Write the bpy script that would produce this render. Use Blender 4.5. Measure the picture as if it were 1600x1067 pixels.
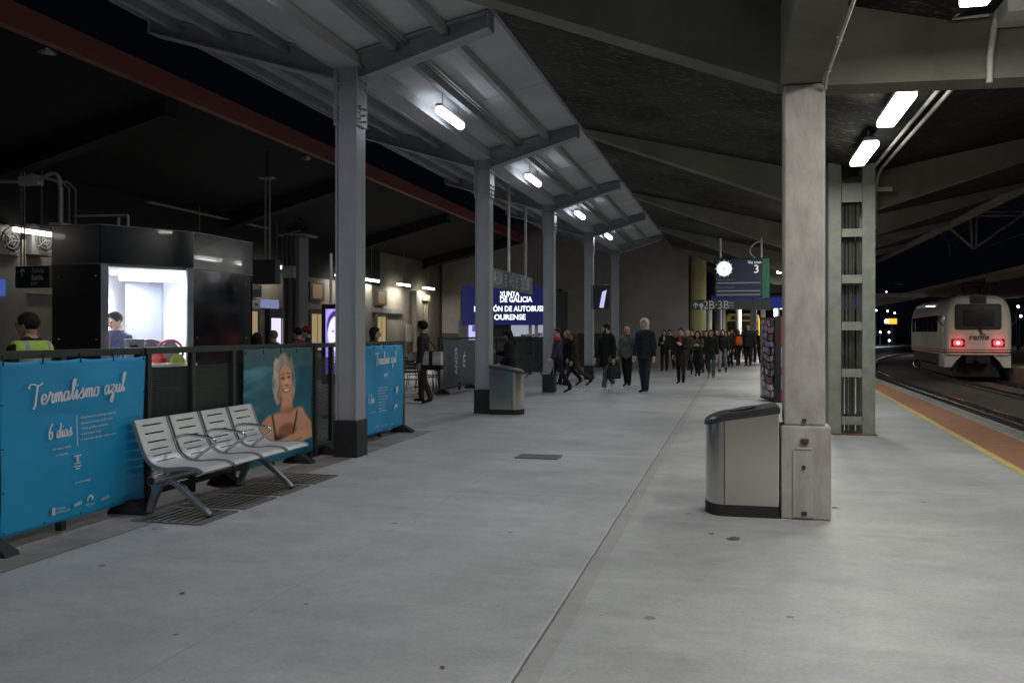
import bpy, bmesh, math, random
import numpy as np
from mathutils import Vector, Matrix

SC = bpy.context.scene
for o in list(bpy.data.objects):
    bpy.data.objects.remove(o)
COL = SC.collection
R = math.radians
random.seed(7)
# ------------------------------------------------------------------ camera
F = 1422.0; YAW = math.atan2(350, F); CH = 1.6
cs, sn = math.cos(YAW), math.sin(YAW)
cam = bpy.data.cameras.new('camera'); camo = bpy.data.objects.new('camera', cam); COL.objects.link(camo)
cam.sensor_width = 36; cam.lens = F/1600*36; cam.shift_y = -14.5/1600
cam.clip_start = .05; cam.clip_end = 900
camo.location = (0, 0, CH); camo.rotation_euler = (R(90), 0, YAW)
SC.camera = camo
# ------------------------------------------------------------------ night sky, exposure
W = bpy.data.worlds.new('World'); SC.world = W; W.use_nodes = True
bg = W.node_tree.nodes['Background']
bg.inputs[0].default_value = (.35, .45, .8, 1); bg.inputs[1].default_value = .0022
SC.view_settings.view_transform = 'Standard'; SC.view_settings.look = 'None'
SC.view_settings.gamma = 1; SC.view_settings.exposure = 0.25
SC.cycles.use_denoising = True
SC.cycles.sample_clamp_indirect = 4
SC.cycles.max_bounces = 6
CANOPY_W = 68; CANOPY_C = (.84, .90, 1.0)
SHELL_W = 44; SHELL_C = (1.0, 1.0, .90)

# ------------------------------------------------------------------ picture-to-place measuring helpers
def ray(x, y):
    xc = (x-800)/F
    return Vector((cs*xc - sn, sn*xc + cs, (519-y)/F))
def PZ(x, y, Z):
    d = ray(x, y); return Vector((d.x*Z, d.y*Z, CH + d.z*Z))
def G(x, y, h=0):
    return PZ(x, y, F*(CH-h)/(y-519))
def PX(x, y, X):
    d = ray(x, y); t = X/d.x; return Vector((X, d.y*t, CH+d.z*t))
def PY(x, y, Y):
    d = ray(x, y); t = Y/d.y; return Vector((d.x*t, Y, CH+d.z*t))

# ------------------------------------------------------------------ materials
MATS = {}
def mat(name, col, rough=.6, metal=0, var=.12, scale=5, bump=0, bscale=60, spec=.5, dark=None, stretch=(1, 1, 1), alpha=1, coat=0, rvar=.25):
    if name in MATS: return MATS[name]
    m = bpy.data.materials.new(name); m.use_nodes = True; MATS[name] = m
    nt = m.node_tree; N = nt.nodes; L = nt.links; b = N['Principled BSDF']
    b.inputs['Roughness'].default_value = rough; b.inputs['Metallic'].default_value = metal
    b.inputs['Specular IOR Level'].default_value = spec; b.inputs['Alpha'].default_value = alpha
    b.inputs['Coat Weight'].default_value = coat
    tc = N.new('ShaderNodeTexCoord'); mp = N.new('ShaderNodeMapping'); mp.inputs['Scale'].default_value = stretch
    L.new(tc.outputs['Object'], mp.inputs[0])
    no = N.new('ShaderNodeTexNoise'); no.inputs['Scale'].default_value = scale; no.inputs['Detail'].default_value = 6
    no.inputs['Roughness'].default_value = .62
    L.new(mp.outputs[0], no.inputs[0])
    rp = N.new('ShaderNodeValToRGB'); L.new(no.outputs[0], rp.inputs[0])
    d = dark if dark else tuple(c*(1-2.2*var) for c in col)
    rp.color_ramp.elements[0].position = .3; rp.color_ramp.elements[1].position = .7
    rp.color_ramp.elements[0].color = (*[max(0, c) for c in d], 1)
    rp.color_ramp.elements[1].color = (*[min(1, c*(1+var*.5)) for c in col], 1)
    L.new(rp.outputs[0], b.inputs['Base Color'])
    n2 = N.new('ShaderNodeMath'); n2.operation = 'MULTIPLY_ADD'; L.new(no.outputs[0], n2.inputs[0])
    n2.inputs[1].default_value = rvar; n2.inputs[2].default_value = rough-rvar*.48; L.new(n2.outputs[0], b.inputs['Roughness'])
    if bump:
        nb = N.new('ShaderNodeTexNoise'); nb.inputs['Scale'].default_value = bscale; nb.inputs['Detail'].default_value = 4
        L.new(mp.outputs[0], nb.inputs[0])
        bp = N.new('ShaderNodeBump'); bp.inputs['Strength'].default_value = bump; bp.inputs['Distance'].default_value = .01
        L.new(nb.outputs[0], bp.inputs['Height']); L.new(bp.outputs[0], b.inputs['Normal'])
    return m
def emis(name, col, strength):
    if name in MATS: return MATS[name]
    m = bpy.data.materials.new(name); m.use_nodes = True; MATS[name] = m
    b = m.node_tree.nodes['Principled BSDF']
    b.inputs['Base Color'].default_value = (*[c*.15 for c in col], 1); b.inputs['Emission Color'].default_value = (*col, 1)
    b.inputs['Emission Strength'].default_value = strength
    return m
def vcol(name, rough=.5, emit=0):
    if name in MATS: return MATS[name]
    m = bpy.data.materials.new(name); m.use_nodes = True; MATS[name] = m
    nt = m.node_tree; b = nt.nodes['Principled BSDF']; b.inputs['Roughness'].default_value = rough
    a = nt.nodes.new('ShaderNodeAttribute'); a.attribute_name = 'paint'
    nt.links.new(a.outputs[0], b.inputs['Base Color'])
    if emit:
        nt.links.new(a.outputs[0], b.inputs['Emission Color']); b.inputs['Emission Strength'].default_value = emit
    return m

def floor_material():
    m = bpy.data.materials.new('platform_concrete'); m.use_nodes = True
    nt = m.node_tree; N = nt.nodes; L = nt.links; b = N['Principled BSDF']
    tc = N.new('ShaderNodeTexCoord')
    def noise(scale, detail=5, rough=.6, vec=None, st=None):
        n = N.new('ShaderNodeTexNoise'); n.inputs['Scale'].default_value = scale; n.inputs['Detail'].default_value = detail
        n.inputs['Roughness'].default_value = rough
        if st:
            mp = N.new('ShaderNodeMapping'); mp.inputs['Scale'].default_value = st; mp.inputs['Rotation'].default_value = (0, 0, .25)
            L.new(tc.outputs['Object'], mp.inputs[0]); L.new(mp.outputs[0], n.inputs[0])
        else: L.new(tc.outputs['Object'], n.inputs[0])
        return n.outputs[0]
    def math_(op, a, c=None, clamp=False):
        n = N.new('ShaderNodeMath'); n.operation = op; n.use_clamp = clamp
        for i, v in enumerate((a, c)):
            if v is None: continue
            if isinstance(v, (int, float)): n.inputs[i].default_value = v
            else: L.new(v, n.inputs[i])
        return n.outputs[0]
    def ramp(f, stops):
        r = N.new('ShaderNodeValToRGB'); L.new(f, r.inputs[0]); e = r.color_ramp.elements
        while len(e) < len(stops): e.new(.5)
        for k, (p, c) in enumerate(stops): e[k].position = p; e[k].color = (*c, 1) if isinstance(c, tuple) else (c, c, c, 1)
        return r.outputs[0]
    def mix(fac, a, c, typ='MIX'):
        n = N.new('ShaderNodeMix'); n.data_type = 'RGBA'; n.blend_type = typ
        if isinstance(fac, (int, float)): n.inputs[0].default_value = fac
        else: L.new(fac, n.inputs[0])
        for i, v in ((6, a), (7, c)):
            if isinstance(v, tuple): n.inputs[i].default_value = (*v, 1)
            else: L.new(v, n.inputs[i])
        return n.outputs[2]
    base = ramp(noise(.35, 8, .62), [(.30, (.305, .307, .316)), (.5, (.378, .38, .388)), (.70, (.445, .446, .447))])
    patch = ramp(noise(1.6, 6, .7, st=(.8, 1.2, 1)), [(.35, .87), (.65, 1.05)])
    col = mix(1, base, patch, 'MULTIPLY')
    fine = ramp(noise(38, 5, .75), [(.3, .84), (.7, 1.1)])
    mid = ramp(noise(6.5, 8, .72), [(.32, .90), (.68, 1.06)])
    col = mix(1, col, mid, 'MULTIPLY')
    col = mix(1, col, fine, 'MULTIPLY')
    # dark gum spots and scuffs
    vo = N.new('ShaderNodeTexVoronoi'); vo.inputs['Scale'].default_value = 2.9; L.new(tc.outputs['Object'], vo.inputs[0])
    wob = math_('MULTIPLY', noise(30), .05)
    dist = math_('ADD', vo.outputs['Distance'], wob)
    sep = N.new('ShaderNodeSeparateColor'); L.new(vo.outputs['Color'], sep.inputs[0])
    spot = math_('MULTIPLY', math_('LESS_THAN', dist, math_('MULTIPLY_ADD', sep.outputs[1], .07) if False else math_('ADD', math_('MULTIPLY', sep.outputs[1], .09), .045)), math_('GREATER_THAN', sep.outputs[0], .62))
    col = mix(math_('MULTIPLY', spot, .7), col, (.10, .095, .09))
    scr = math_('MULTIPLY', math_('GREATER_THAN', noise(5.5, 3, .5, st=(1, 8, 1)), .685), .35)
    col = mix(scr, col, (.2, .19, .18))
    wht = math_('MULTIPLY', ramp(noise(.9, 4, .5, st=(.35, 2.6, 1)), [(.6, 0.0), (.72, 1.0)]), .28)
    col = mix(wht, col, (.56, .56, .56))
    # joints
    sx = N.new('ShaderNodeSeparateXYZ'); L.new(tc.outputs['Object'], sx.inputs[0])
    wx = math_('ADD', sx.outputs[0], math_('MULTIPLY', math_('SUBTRACT', noise(1.3, 6, .7), .5), .022))
    wy = math_('ADD', sx.outputs[1], math_('MULTIPLY', math_('SUBTRACT', noise(1.1, 6, .7), .5), .08))
    def line(c, at, w): return math_('LESS_THAN', math_('ABSOLUTE', math_('SUBTRACT', c, at)), w)
    pale = math_('MULTIPLY', line(wx, -1.006, .007), .28)
    col = mix(pale, col, (.62, .62, .6))
    col = mix(math_('MULTIPLY', line(wx, -.93, .05), .35), col, (.24, .225, .2))
    col = mix(math_('MULTIPLY', line(wx, -.992, .0075), .85), col, (.07, .07, .065))
    per = math_('ABSOLUTE', math_('SUBTRACT', math_('MODULO', math_('ADD', wy, 200.0), 5.3), 2.05))
    left = math_('LESS_THAN', sx.outputs[0], -1.0)
    col = mix(math_('MULTIPLY', math_('MULTIPLY', math_('LESS_THAN', per, .006), left), .5), col, (.12, .12, .12))
    per2 = math_('ABSOLUTE', math_('SUBTRACT', math_('MODULO', math_('ADD', wy, 200.0), 6.6), 3.17))
    right = math_('GREATER_THAN', sx.outputs[0], 1.6)
    col = mix(math_('MULTIPLY', math_('MULTIPLY', math_('LESS_THAN', per2, .006), right), .5), col, (.12, .12, .11))
    col = mix(math_('MULTIPLY', line(wx, -2.7, .006), .3), col, (.15, .15, .15))
    L.new(col, b.inputs['Base Color'])
    rg = ramp(noise(.8, 6, .65, st=(.6, 1.6, 1)), [(.3, .46), (.7, .68)])
    L.new(rg, b.inputs['Roughness'])
    bp = N.new('ShaderNodeBump'); bp.inputs['Strength'].default_value = .12; bp.inputs['Distance'].default_value = .004
    L.new(noise(45, 5, .7), bp.inputs['Height']); L.new(bp.outputs[0], b.inputs['Normal'])
    return m

def soot_ceiling(name, c0, c1, flake=(.2, .2, .17), th=(.55, .70), st=(1, 3.5, 1), spec=.08, rough=.8):
    m = bpy.data.materials.new(name); m.use_nodes = True
    nt = m.node_tree; N = nt.nodes; L = nt.links; b = N['Principled BSDF']; b.inputs['Roughness'].default_value = rough; b.inputs['Specular IOR Level'].default_value = spec
    tc = N.new('ShaderNodeTexCoord')
    mp = N.new('ShaderNodeMapping'); mp.inputs['Scale'].default_value = st; L.new(tc.outputs['Object'], mp.inputs[0])
    n1 = N.new('ShaderNodeTexNoise'); n1.inputs['Scale'].default_value = .6; n1.inputs['Detail'].default_value = 7; L.new(tc.outputs['Object'], n1.inputs[0])
    n2 = N.new('ShaderNodeTexNoise'); n2.inputs['Scale'].default_value = 7; n2.inputs['Detail'].default_value = 7; n2.inputs['Roughness'].default_value = .75
    L.new(mp.outputs[0], n2.inputs[0])
    r1 = N.new('ShaderNodeValToRGB'); L.new(n1.outputs[0], r1.inputs[0])
    r1.color_ramp.elements[0].position = .35; r1.color_ramp.elements[1].position = .7
    r1.color_ramp.elements[0].color = (*c0, 1); r1.color_ramp.elements[1].color = (*c1, 1)
    r2 = N.new('ShaderNodeValToRGB'); L.new(n2.outputs[0], r2.inputs[0])
    r2.color_ramp.elements[0].position = th[0]; r2.color_ramp.elements[1].position = th[1]
    mx = N.new('ShaderNodeMix'); mx.data_type = 'RGBA'; L.new(r2.outputs[0], mx.inputs[0]); L.new(r1.outputs[0], mx.inputs[6])
    mx.inputs[7].default_value = (*flake, 1); L.new(mx.outputs[2], b.inputs['Base Color'])
    bp = N.new('ShaderNodeBump'); bp.inputs['Strength'].default_value = .35; bp.inputs['Distance'].default_value = .02
    L.new(n2.outputs[0], bp.inputs['Height']); L.new(bp.outputs[0], b.inputs['Normal'])
    return m

# ------------------------------------------------------------------ geometry collector
MW = {}
class MB:
    def __init__(s): s.v = []; s.f = []; s.m = []; s.sm = []
    def add(s, vs, fs, m=0, smooth=False):
        n = len(s.v); s.v += [Vector(v) for v in vs]
        for f in fs: s.f.append([i+n for i in f]); s.m.append(m); s.sm.append(smooth)
    def box(s, x0, y0, z0, x1, y1, z1, m=0, M=None):
        x0, x1 = sorted((x0, x1)); y0, y1 = sorted((y0, y1)); z0, z1 = sorted((z0, z1))
        vs = [Vector((x, y, z)) for z in (z0, z1) for y in (y0, y1) for x in (x0, x1)]
        if M: vs = [M @ v for v in vs]
        s.add(vs, [(0, 2, 3, 1), (4, 5, 7, 6), (0, 1, 5, 4), (2, 6, 7, 3), (0, 4, 6, 2), (1, 3, 7, 5)], m)
    def tube(s, pts, r, n=8, m=0, caps=True, smooth=True, radii=None):
        pts = [Vector(p) for p in pts]; rings = []; up = None
        for i, p in enumerate(pts):
            t = (pts[min(i+1, len(pts)-1)] - pts[max(i-1, 0)]).normalized()
            if up is None:
                up = Vector((0, 0, 1)) if abs(t.z) < .9 else Vector((1, 0, 0))
            a = t.cross(up).normalized(); c = a.cross(t).normalized(); up = c
            rr = radii[i] if radii else r
            rings.append([p + a*(rr*math.cos(2*math.pi*k/n)) + c*(rr*math.sin(2*math.pi*k/n)) for k in range(n)])
        vs = [v for q in rings for v in q]; fs = []
        for i in range(len(pts)-1):
            for k in range(n):
                k2 = (k+1) % n
                fs.append((i*n+k, (i+1)*n+k, (i+1)*n+k2, i*n+k2))
        s.add(vs, fs, m, smooth)
        if caps:
            s.add(rings[0], [tuple(range(n))], m); s.add(rings[-1], [tuple(reversed(range(n)))], m)
    def loft(s, rings, m=0, caps=True, smooth=False, closed=True):
        n = len(rings[0]); vs = [v for q in rings for v in q]; fs = []
        for i in range(len(rings)-1):
            for k in range(n if closed else n-1):
                k2 = (k+1) % n
                fs.append((i*n+k, i*n+k2, (i+1)*n+k2, (i+1)*n+k))
        s.add(vs, fs, m, smooth)
        if caps and closed:
            s.add(rings[0], [tuple(reversed(range(n)))], m); s.add(rings[-1], [tuple(range(n))], m)
    def prism(s, poly, vec, m=0, smooth=False):
        vec = Vector(vec); a = [Vector(p) for p in poly]; s.loft([a, [p+vec for p in a]], m, True, smooth)
    def grid(s, fn, nu, nv, m=0, smooth=True):
        vs = [fn(i/nu, j/nv) for j in range(nv+1) for i in range(nu+1)]; w = nu+1
        s.add(vs, [(j*w+i, j*w+i+1, (j+1)*w+i+1, (j+1)*w+i) for j in range(nv) for i in range(nu)], m, smooth)
    def sphere(s, c, r, m=0, nu=12, nv=8, S=(1, 1, 1)):
        c = Vector(c); vs = []; fs = []
        for j in range(nv+1):
            th = math.pi*j/nv
            for i in range(nu):
                ph = 2*math.pi*i/nu
                vs.append(c+Vector((S[0]*r*math.sin(th)*math.cos(ph), S[1]*r*math.sin(th)*math.sin(ph), S[2]*r*math.cos(th))))
        for j in range(nv):
            for i in range(nu):
                i2 = (i+1) % nu; fs.append((j*nu+i, (j+1)*nu+i, (j+1)*nu+i2, j*nu+i2))
        s.add(vs, fs, m, True)
    def text(s, body, size, org, right, up, m=0, align='CENTER', off=.0, warp=None, ext=.0, sx=1.0, fit=0):
        cu = bpy.data.curves.new('t', 'FONT'); cu.body = body; cu.size = size; cu.align_x = align; cu.align_y = 'CENTER'
        cu.offset = off; cu.extrude = ext; cu.resolution_u = 3; cu.fill_mode = 'BOTH' if ext else 'FRONT'
        ob = bpy.data.objects.new('t', cu); me = ob.to_mesh()
        if fit: xs = [v.co.x for v in me.vertices]; sx = fit/(max(xs)-min(xs))
        right = Vector(right).normalized(); up = Vector(up).normalized(); nrm = right.cross(up)
        vs = [Vector(org) + right*(v.co.x*sx) + up*v.co.y + nrm*v.co.z for v in me.vertices]
        if warp: vs = [warp(v) for v in vs]
        s.add(vs, [tuple(p.vertices) for p in me.polygons], m)
        ob.to_mesh_clear(); bpy.data.objects.remove(ob); bpy.data.curves.remove(cu)
    def build(s, name, mats, parent=None, bevel=0, rec=False):
        if not isinstance(mats, (list, tuple)): mats = [mats]
        me = bpy.data.meshes.new(name)
        inv = MW[parent.name].inverted() if parent else Matrix()
        me.from_pydata([inv @ v for v in s.v], [], s.f); me.update()
        me.polygons.foreach_set('material_index', s.m); me.polygons.foreach_set('use_smooth', s.sm)
        for mm in mats: me.materials.append(mm)
        if rec:
            bm = bmesh.new(); bm.from_mesh(me); bmesh.ops.recalc_face_normals(bm, faces=bm.faces); bm.to_mesh(me); bm.free()
        o = bpy.data.objects.new(name, me); COL.objects.link(o)
        if parent: o.parent = parent
        MW[o.name] = MW[parent.name] if parent else Matrix()
        if bevel:
            b = o.modifiers.new('bevel', 'BEVEL'); b.width = bevel; b.segments = 2; b.limit_method = 'ANGLE'; b.angle_limit = R(40)
        return o
def tag(o, label=None, cat=None, group=None, kind=None):
    if label: o['label'] = label
    if cat: o['category'] = cat
    if group: o['group'] = group
    if kind: o['kind'] = kind
    return o
def thing(name, label, cat, loc=(0, 0, 0), rz=0, group=None):
    o = bpy.data.objects.new(name, None); COL.objects.link(o)
    o.location = loc; o.rotation_euler = (0, 0, rz); o.empty_display_size = .2
    MW[o.name] = Matrix.Translation(loc) @ Matrix.Rotation(rz, 4, 'Z')
    return tag(o, label, cat, group)
def copy_tree(o, parent=None):
    c = o.copy(); COL.objects.link(c)
    if parent: c.parent = parent
    for ch in list(o.children): copy_tree(ch, c)
    return c
def lampdata(name, kind, col, power, size=(1, .1)):
    l = bpy.data.lights.new(name, 'AREA'); l.shape = 'RECTANGLE'; l.size, l.size_y = size; l.color = col; l.energy = power
    return l
def catmull(pts, n=6):
    P_ = [np.array(p, float) for p in pts]; out = []
    for i in range(len(P_)-1):
        p0 = P_[max(i-1, 0)]; p1 = P_[i]; p2 = P_[i+1]; p3 = P_[min(i+2, len(P_)-1)]
        for k in range(n):
            t = k/n
            out.append(.5*((2*p1)+(-p0+p2)*t+(2*p0-5*p1+4*p2-p3)*t*t+(-p0+3*p1-3*p2+p3)*t**3))
    out.append(P_[-1]); return out
GLY = {
 'e': ([[(0, .35), (.35, .5), (.55, .75), (.4, 1), (.15, .85), (.08, .4), (.25, .02), (.55, .1), (.75, .4)]], .72),
 'r': ([[(0, .3), (.2, .8), (.25, 1.15), (.35, .9), (.55, .92), (.5, .5), (.5, .1), (.65, 0), (.8, .35)]], .75),
 'm': ([[(0, .4), (.15, .95), (.2, .6), (.2, 0)], [(.2, .4), (.35, .95), (.5, .85), (.48, 0)], [(.48, .4), (.65, .95), (.8, .85), (.78, .15), (.9, .02), (1.05, .4)]], 1.02),
 'a': ([[(.55, .85), (.35, 1), (.1, .7), (.08, .25), (.25, 0), (.45, .3), (.58, .95), (.55, .3), (.65, .02), (.85, .4)]], .82),
 'l': ([[(0, .4), (.35, 1.3), (.45, 2.0), (.3, 2.15), (.2, 1.6), (.2, .4), (.3, .02), (.5, .4)]], .47),
 'i': ([[(0, .4), (.2, .95), (.2, .2), (.3, .02), (.5, .4)], [(.24, 1.4), (.27, 1.5)]], .47),
 's': ([[(0, .35), (.3, .85), (.4, 1.15), (.42, .7), (.5, .3), (.3, 0), (.1, .1)], [(.3, .02), (.55, .1), (.7, .4)]], .66),
 'o': ([[(.4, 1), (.1, .8), (.08, .2), (.3, 0), (.55, .3), (.5, .8), (.38, 1), (.6, .85), (.8, .9)]], .78),
 'z': ([[(.05, .85), (.25, 1), (.5, .9), (.3, .5), (.05, .1), (.3, .1), (.4, -.3), (.25, -.9), (.05, -.8), (.2, -.3), (.7, .35)]], .68),
 'u': ([[(0, .4), (.15, .95), (.12, .3), (.25, .02), (.45, .3), (.55, .95), (.55, .2), (.65, .02), (.85, .4)]], .82),
 'd': ([[(.5, .85), (.3, 1), (.1, .7), (.08, .25), (.25, 0), (.45, .4), (.7, 2.0), (.6, 1), (.58, .3), (.68, .02), (.85, .4)]], .82),
 'n': ([[(0, .4), (.15, .95), (.2, .6), (.2, 0)], [(.2, .4), (.4, .95), (.55, .85), (.52, .15), (.65, .02), (.8, .4)]], .8),
 'f': ([[(0, .4), (.35, 1.4), (.4, 2.0), (.25, 2.0), (.2, 1), (.15, -.6), (.0, -.9)], [(-.05, .75), (.5, .85)]], .5),
 'T': ([[(-.55, 1.75), (-.45, 2.1), (-.1, 2.15), (.5, 1.95), (.95, 2.2)], [(.38, 2.05), (.28, 1), (.2, .1), (.02, -.35)]], .78),
 '6': ([[(.55, 2.1), (.2, 1.4), (.08, .6), (.3, 0), (.62, .3), (.5, .95), (.2, .8)]], .8),
 ' ': ([], .55)}
def script_text(mb, body, xh, org, right, up, m=0, wt=.2, warp=None, sx=1.0, align='CENTER'):
    right = Vector(right).normalized(); up = Vector(up).normalized(); org = Vector(org)
    tot = sum(GLY[c][1] for c in body)*sx; x = -tot/2 if align == 'CENTER' else 0
    for c in body:
        for st in GLY[c][0]:
            p = catmull(st, 7); n = len(p)
            L_ = []; R_ = []
            for i, q in enumerate(p):
                t = p[min(i+1, n-1)]-p[max(i-1, 0)]; t = t/(np.linalg.norm(t)+1e-9)
                w = wt*(.42+.58*abs(t[1]))*.5*(.5 if i in (0, n-1) else 1)
                nx = np.array((-t[1], t[0]))*w
                L_.append(q+nx); R_.append(q-nx)
            vs = [org+right*((x+q[0]*sx+q[1]*.12)*xh)+up*(q[1]*xh) for q in L_+R_]
            if warp: vs = [warp(v) for v in vs]
            mb.add(vs, [(i, n+i, n+i+1, i+1) for i in range(n-1)], m)
        x += GLY[c][1]*sx
# ------------------------------------------------------------------ shared materials
STEEL = mat('grey_paint_steel', (.36, .38, .40), .5, 0, .08, 3, .05, 90)
STEELD = mat('dark_grey_paint_steel', (.27, .285, .30), .55, 0, .1, 3)  # darker grey paint for purlins, edges and fittings
BLACKP = mat('black_paint', (.018, .019, .021), .55, 0, .1, 4)
RUBBER = mat('black_rubber', (.02, .02, .02), .8)
STAIN = mat('brushed_stainless', (.56, .54, .49), .2, 1, .004, 1.0, 0, 160, rvar=0)
STAINL = mat('polished_stainless', (.62, .62, .62), .22, 1, .04, 3)
GALV = mat('galvanised_steel', (.25, .265, .225), .55, .2, .12, 6)
CONC = mat('weathered_column_concrete', (.45, .42, .39), .8, 0, .10, 7, .35, 50, dark=(.29, .265, .245), stretch=(1, 1, .4))
CONCOL = mat('olive_shell_concrete', (.18, .178, .145), .85, 0, .16, 1.4, .2, 40, spec=.15)
CONCW = mat('grey_wall_concrete', (.33, .31, .28), .85, 0, .12, .7, .2, 30)
SOOT = soot_ceiling('sooty_shell_soffit', (.010, .010, .009), (.026, .026, .021), (.12, .12, .10))
SOOTL = soot_ceiling('peeling_shell_soffit', (.016, .016, .014), (.06, .06, .045), (.26, .245, .18))
SHEET = soot_ceiling('canopy_sheet', (.46, .47, .49), (.60, .61, .63), (.24, .24, .24), (.63, .70), (1.0, 3.2, 1), .3, .62)
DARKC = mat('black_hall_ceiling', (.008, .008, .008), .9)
REDP = mat('red_brown_fascia', (.33, .115, .095), .65, 0, .12, 2)
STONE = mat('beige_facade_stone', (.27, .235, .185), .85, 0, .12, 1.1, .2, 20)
STONED = mat('darker_facade_trim', (.22, .205, .175), .85, 0, .12, 2, .2, 20)  # trim stone slightly darker and greyer than the wall
DGREEN = mat('dark_green_metal', (.018, .035, .027), .45, 0, .1, 5)
GLASSD = mat('black_glass', (.008, .010, .013), .12, 0, .1, 2, coat=.3)
WHITEP = mat('white_paint', (.78, .79, .80), .5, 0, .04, 3)
SIGNG = mat('sign_dark_green', (.012, .05, .038), .4)
SIGNK = mat('sign_charcoal', (.03, .035, .036), .4)
LETW = mat('sign_white_lettering', (.8, .8, .8), .5, 0, .02)

# ------------------------------------------------------------------ track path, platforms, ground
def tx(y): return 5.85 + .01*y + (max(0, y-40)**2)/400
def ex(y): return tx(y) - 1.60 + .004*min(y, 60)
def yl(y): return min(2.75+.036*y, ex(y)-.75)
YS = [-14 + 2*k for k in range(0, 73)]
mb = MB()
mb.box(-400, -200, -1.3, 400, 600, -1.25)
tag(mb.build('ground', mat('dark_ground', (.03, .03, .028), .95, 0, .2, 1)), kind='structure')
mb = MB()
mb.add([Vector((x, y, z)) for y in YS for x, z in ((-40, 0), (ex(y), 0), (ex(y), -.12), (ex(y)-.12, -.12), (ex(y)-.12, -1.2))],
       [(5*i+k, 5*i+k+1, 5*i+k+6, 5*i+k+5) for i in range(len(YS)-1) for k in range(4)])
tag(mb.build('platform', floor_material()), kind='structure')
def ribbon(name, a, b, z, m):
    q = MB(); q.add([Vector((x, y, z)) for y in YS for x in (a(y), b(y))], [(2*i, 2*i+1, 2*i+3, 2*i+2) for i in range(len(YS)-1)])
    return tag(q.build(name, m), kind='structure')
ribbon('tactile_strip', lambda y: yl(y)+.06, lambda y: yl(y)+.06+(ex(y)-yl(y))*.62, .004,
       mat('orange_tactile_paving', (.33, .15, .08), .75, 0, .14, 4, .8, 26))
ribbon('yellow_line', lambda y: yl(y)-.05, lambda y: yl(y)+.06, .005, mat('yellow_line_paint', (.56, .47, .16), .7, 0, .14, 5))
ribbon('coping_strip', lambda y: ex(y)-.30, lambda y: ex(y)-.002, .006, mat('coping_concrete', (.30, .29, .27), .8, 0, .15, 3, .3))
ribbon('coping_groove', lambda y: ex(y)-.16, lambda y: ex(y)-.145, .009, mat('dark_groove', (.05, .05, .05), .9))
YS_ALL = YS; YS = [y for y in YS if y <= 14.5]
ribbon('gutter_strip', lambda y: -5.9, lambda y: -4.74, .004,
       mat('dirty_gutter_concrete', (.25, .24, .225), .85, 0, .25, 1.6, .4, 30, dark=(.13, .12, .11)))
YS = YS_ALL
# track bed
mb = MB()
mb.add([Vector((x, y, -.80 if 0 else z)) for y in YS for x, z in ((ex(y)-.2, -.80), (tx(y)+2.2, -.78), (tx(y)+2.7, -.74), (tx(y)+6.3, -.78))],
       [(4*i+k, 4*i+k+1, 4*i+k+5, 4*i+k+4) for i in range(len(YS)-1) for k in range(3)])
tag(mb.build('track_bed', mat('ballast', (.085, .08, .07), .95, 0, .38, 14, 1.0, 16)), kind='structure')
def track(off, label, y0, y1):
    t = thing('railway_track', label, 'railway track', (tx(20)+off, 20, -.78), 0, 'railway tracks')
    RAILM = mat('worn_rail_steel', (.2, .18, .16), .24, .85, .15, 6)
    prof = ((-.07, 0), (.07, 0), (.07, .02), (.012, .04), (.012, .13), (.036, .14), (.036, .175), (-.036, .175), (-.036, .14), (-.012, .13), (-.012, .04), (-.07, .02))
    for s in (-.834, .834):
        q = MB(); ys = [y for y in YS if y0 <= y <= y1]
        q.loft([[Vector((tx(y)+off+s+a, y, -.735+c)) for a, c in prof] for y in ys])
        q.build('rail', RAILM, t)
    y = max(y0, 12); k = 0
    while y < y1 and k < 90:
        q = MB(); q.box(-1.3, -.12, -.82, 1.3, .12, -.735)
        dx = tx(y+.5)-tx(y-.5); M = Matrix.Translation((tx(y)+off, y, 0)) @ Matrix.Rotation(-math.atan(dx), 4, 'Z')
        q.v = [M @ v for v in q.v]; q.build('sleeper', mat('sleeper_concrete', (.10, .095, .085), .9, 0, .2, 4), t)
        y += .62; k += 1
track(0, 'empty railway track next to the near platform edge, curving right far away', 6, 126)
track(4.4, 'railway track under the white train, between the other track and far platform', 6, 126)
mb = MB()
mb.add([Vector((tx(y)+4.4+a, y, z)) for y in YS for a, z in ((1.62, -1.2), (1.62, 0), (14, 0))],
       [(3*i+k, 3*i+k+1, 3*i+k+4, 3*i+k+3) for i in range(len(YS)-1) for k in range(2)])
tag(mb.build('far_platform', mat('far_platform_concrete', (.34, .33, .30), .8, 0, .12, 2)), kind='structure')

# ------------------------------------------------------------------ steel butterfly canopy and its columns
CX = -4.85; CYS = [10.95, 17.4, 23.9, 30.7, 37.5]
def shz(x): return 5.18 + (.22*(x-CX) if x > CX else .25*(CX-x))
XR, XL = -2.95, -7.80
can = thing('platform_canopy', 'pale grey steel butterfly canopy with sheet roof over the middle of the platform', 'canopy', (CX, 10.95, 0))
mb = MB()
for x0, x1 in ((XL, CX), (CX, XR)):
    mb.prism([(x0, -8, shz(x0)), (x1, -8, shz(x1)), (x1, -8, shz(x1)+.06), (x0, -8, shz(x0)+.06)], (0, 46.0, 0))
mb.build('roof_sheet', SHEET, can)
mb = MB(); mb.box(XR, -8, shz(XR)-.03, XR+.06, 38, shz(XR)+.2); mb.build('edge_fascia', STEELD, can)
mb = MB(); mb.box(XL-.06, -8, shz(XL)-.05, XL, 38, shz(XL)+.2); mb.build('edge_fascia', STEELD, can)
mb = MB(); mb.box(CX-.15, -8, 4.99, CX+.15, 38, 5.165)
mb.box(CX-.19, -8, 4.985, CX-.16, 38, 5.03); mb.box(CX+.16, -8, 4.985, CX+.19, 38, 5.03)
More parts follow.
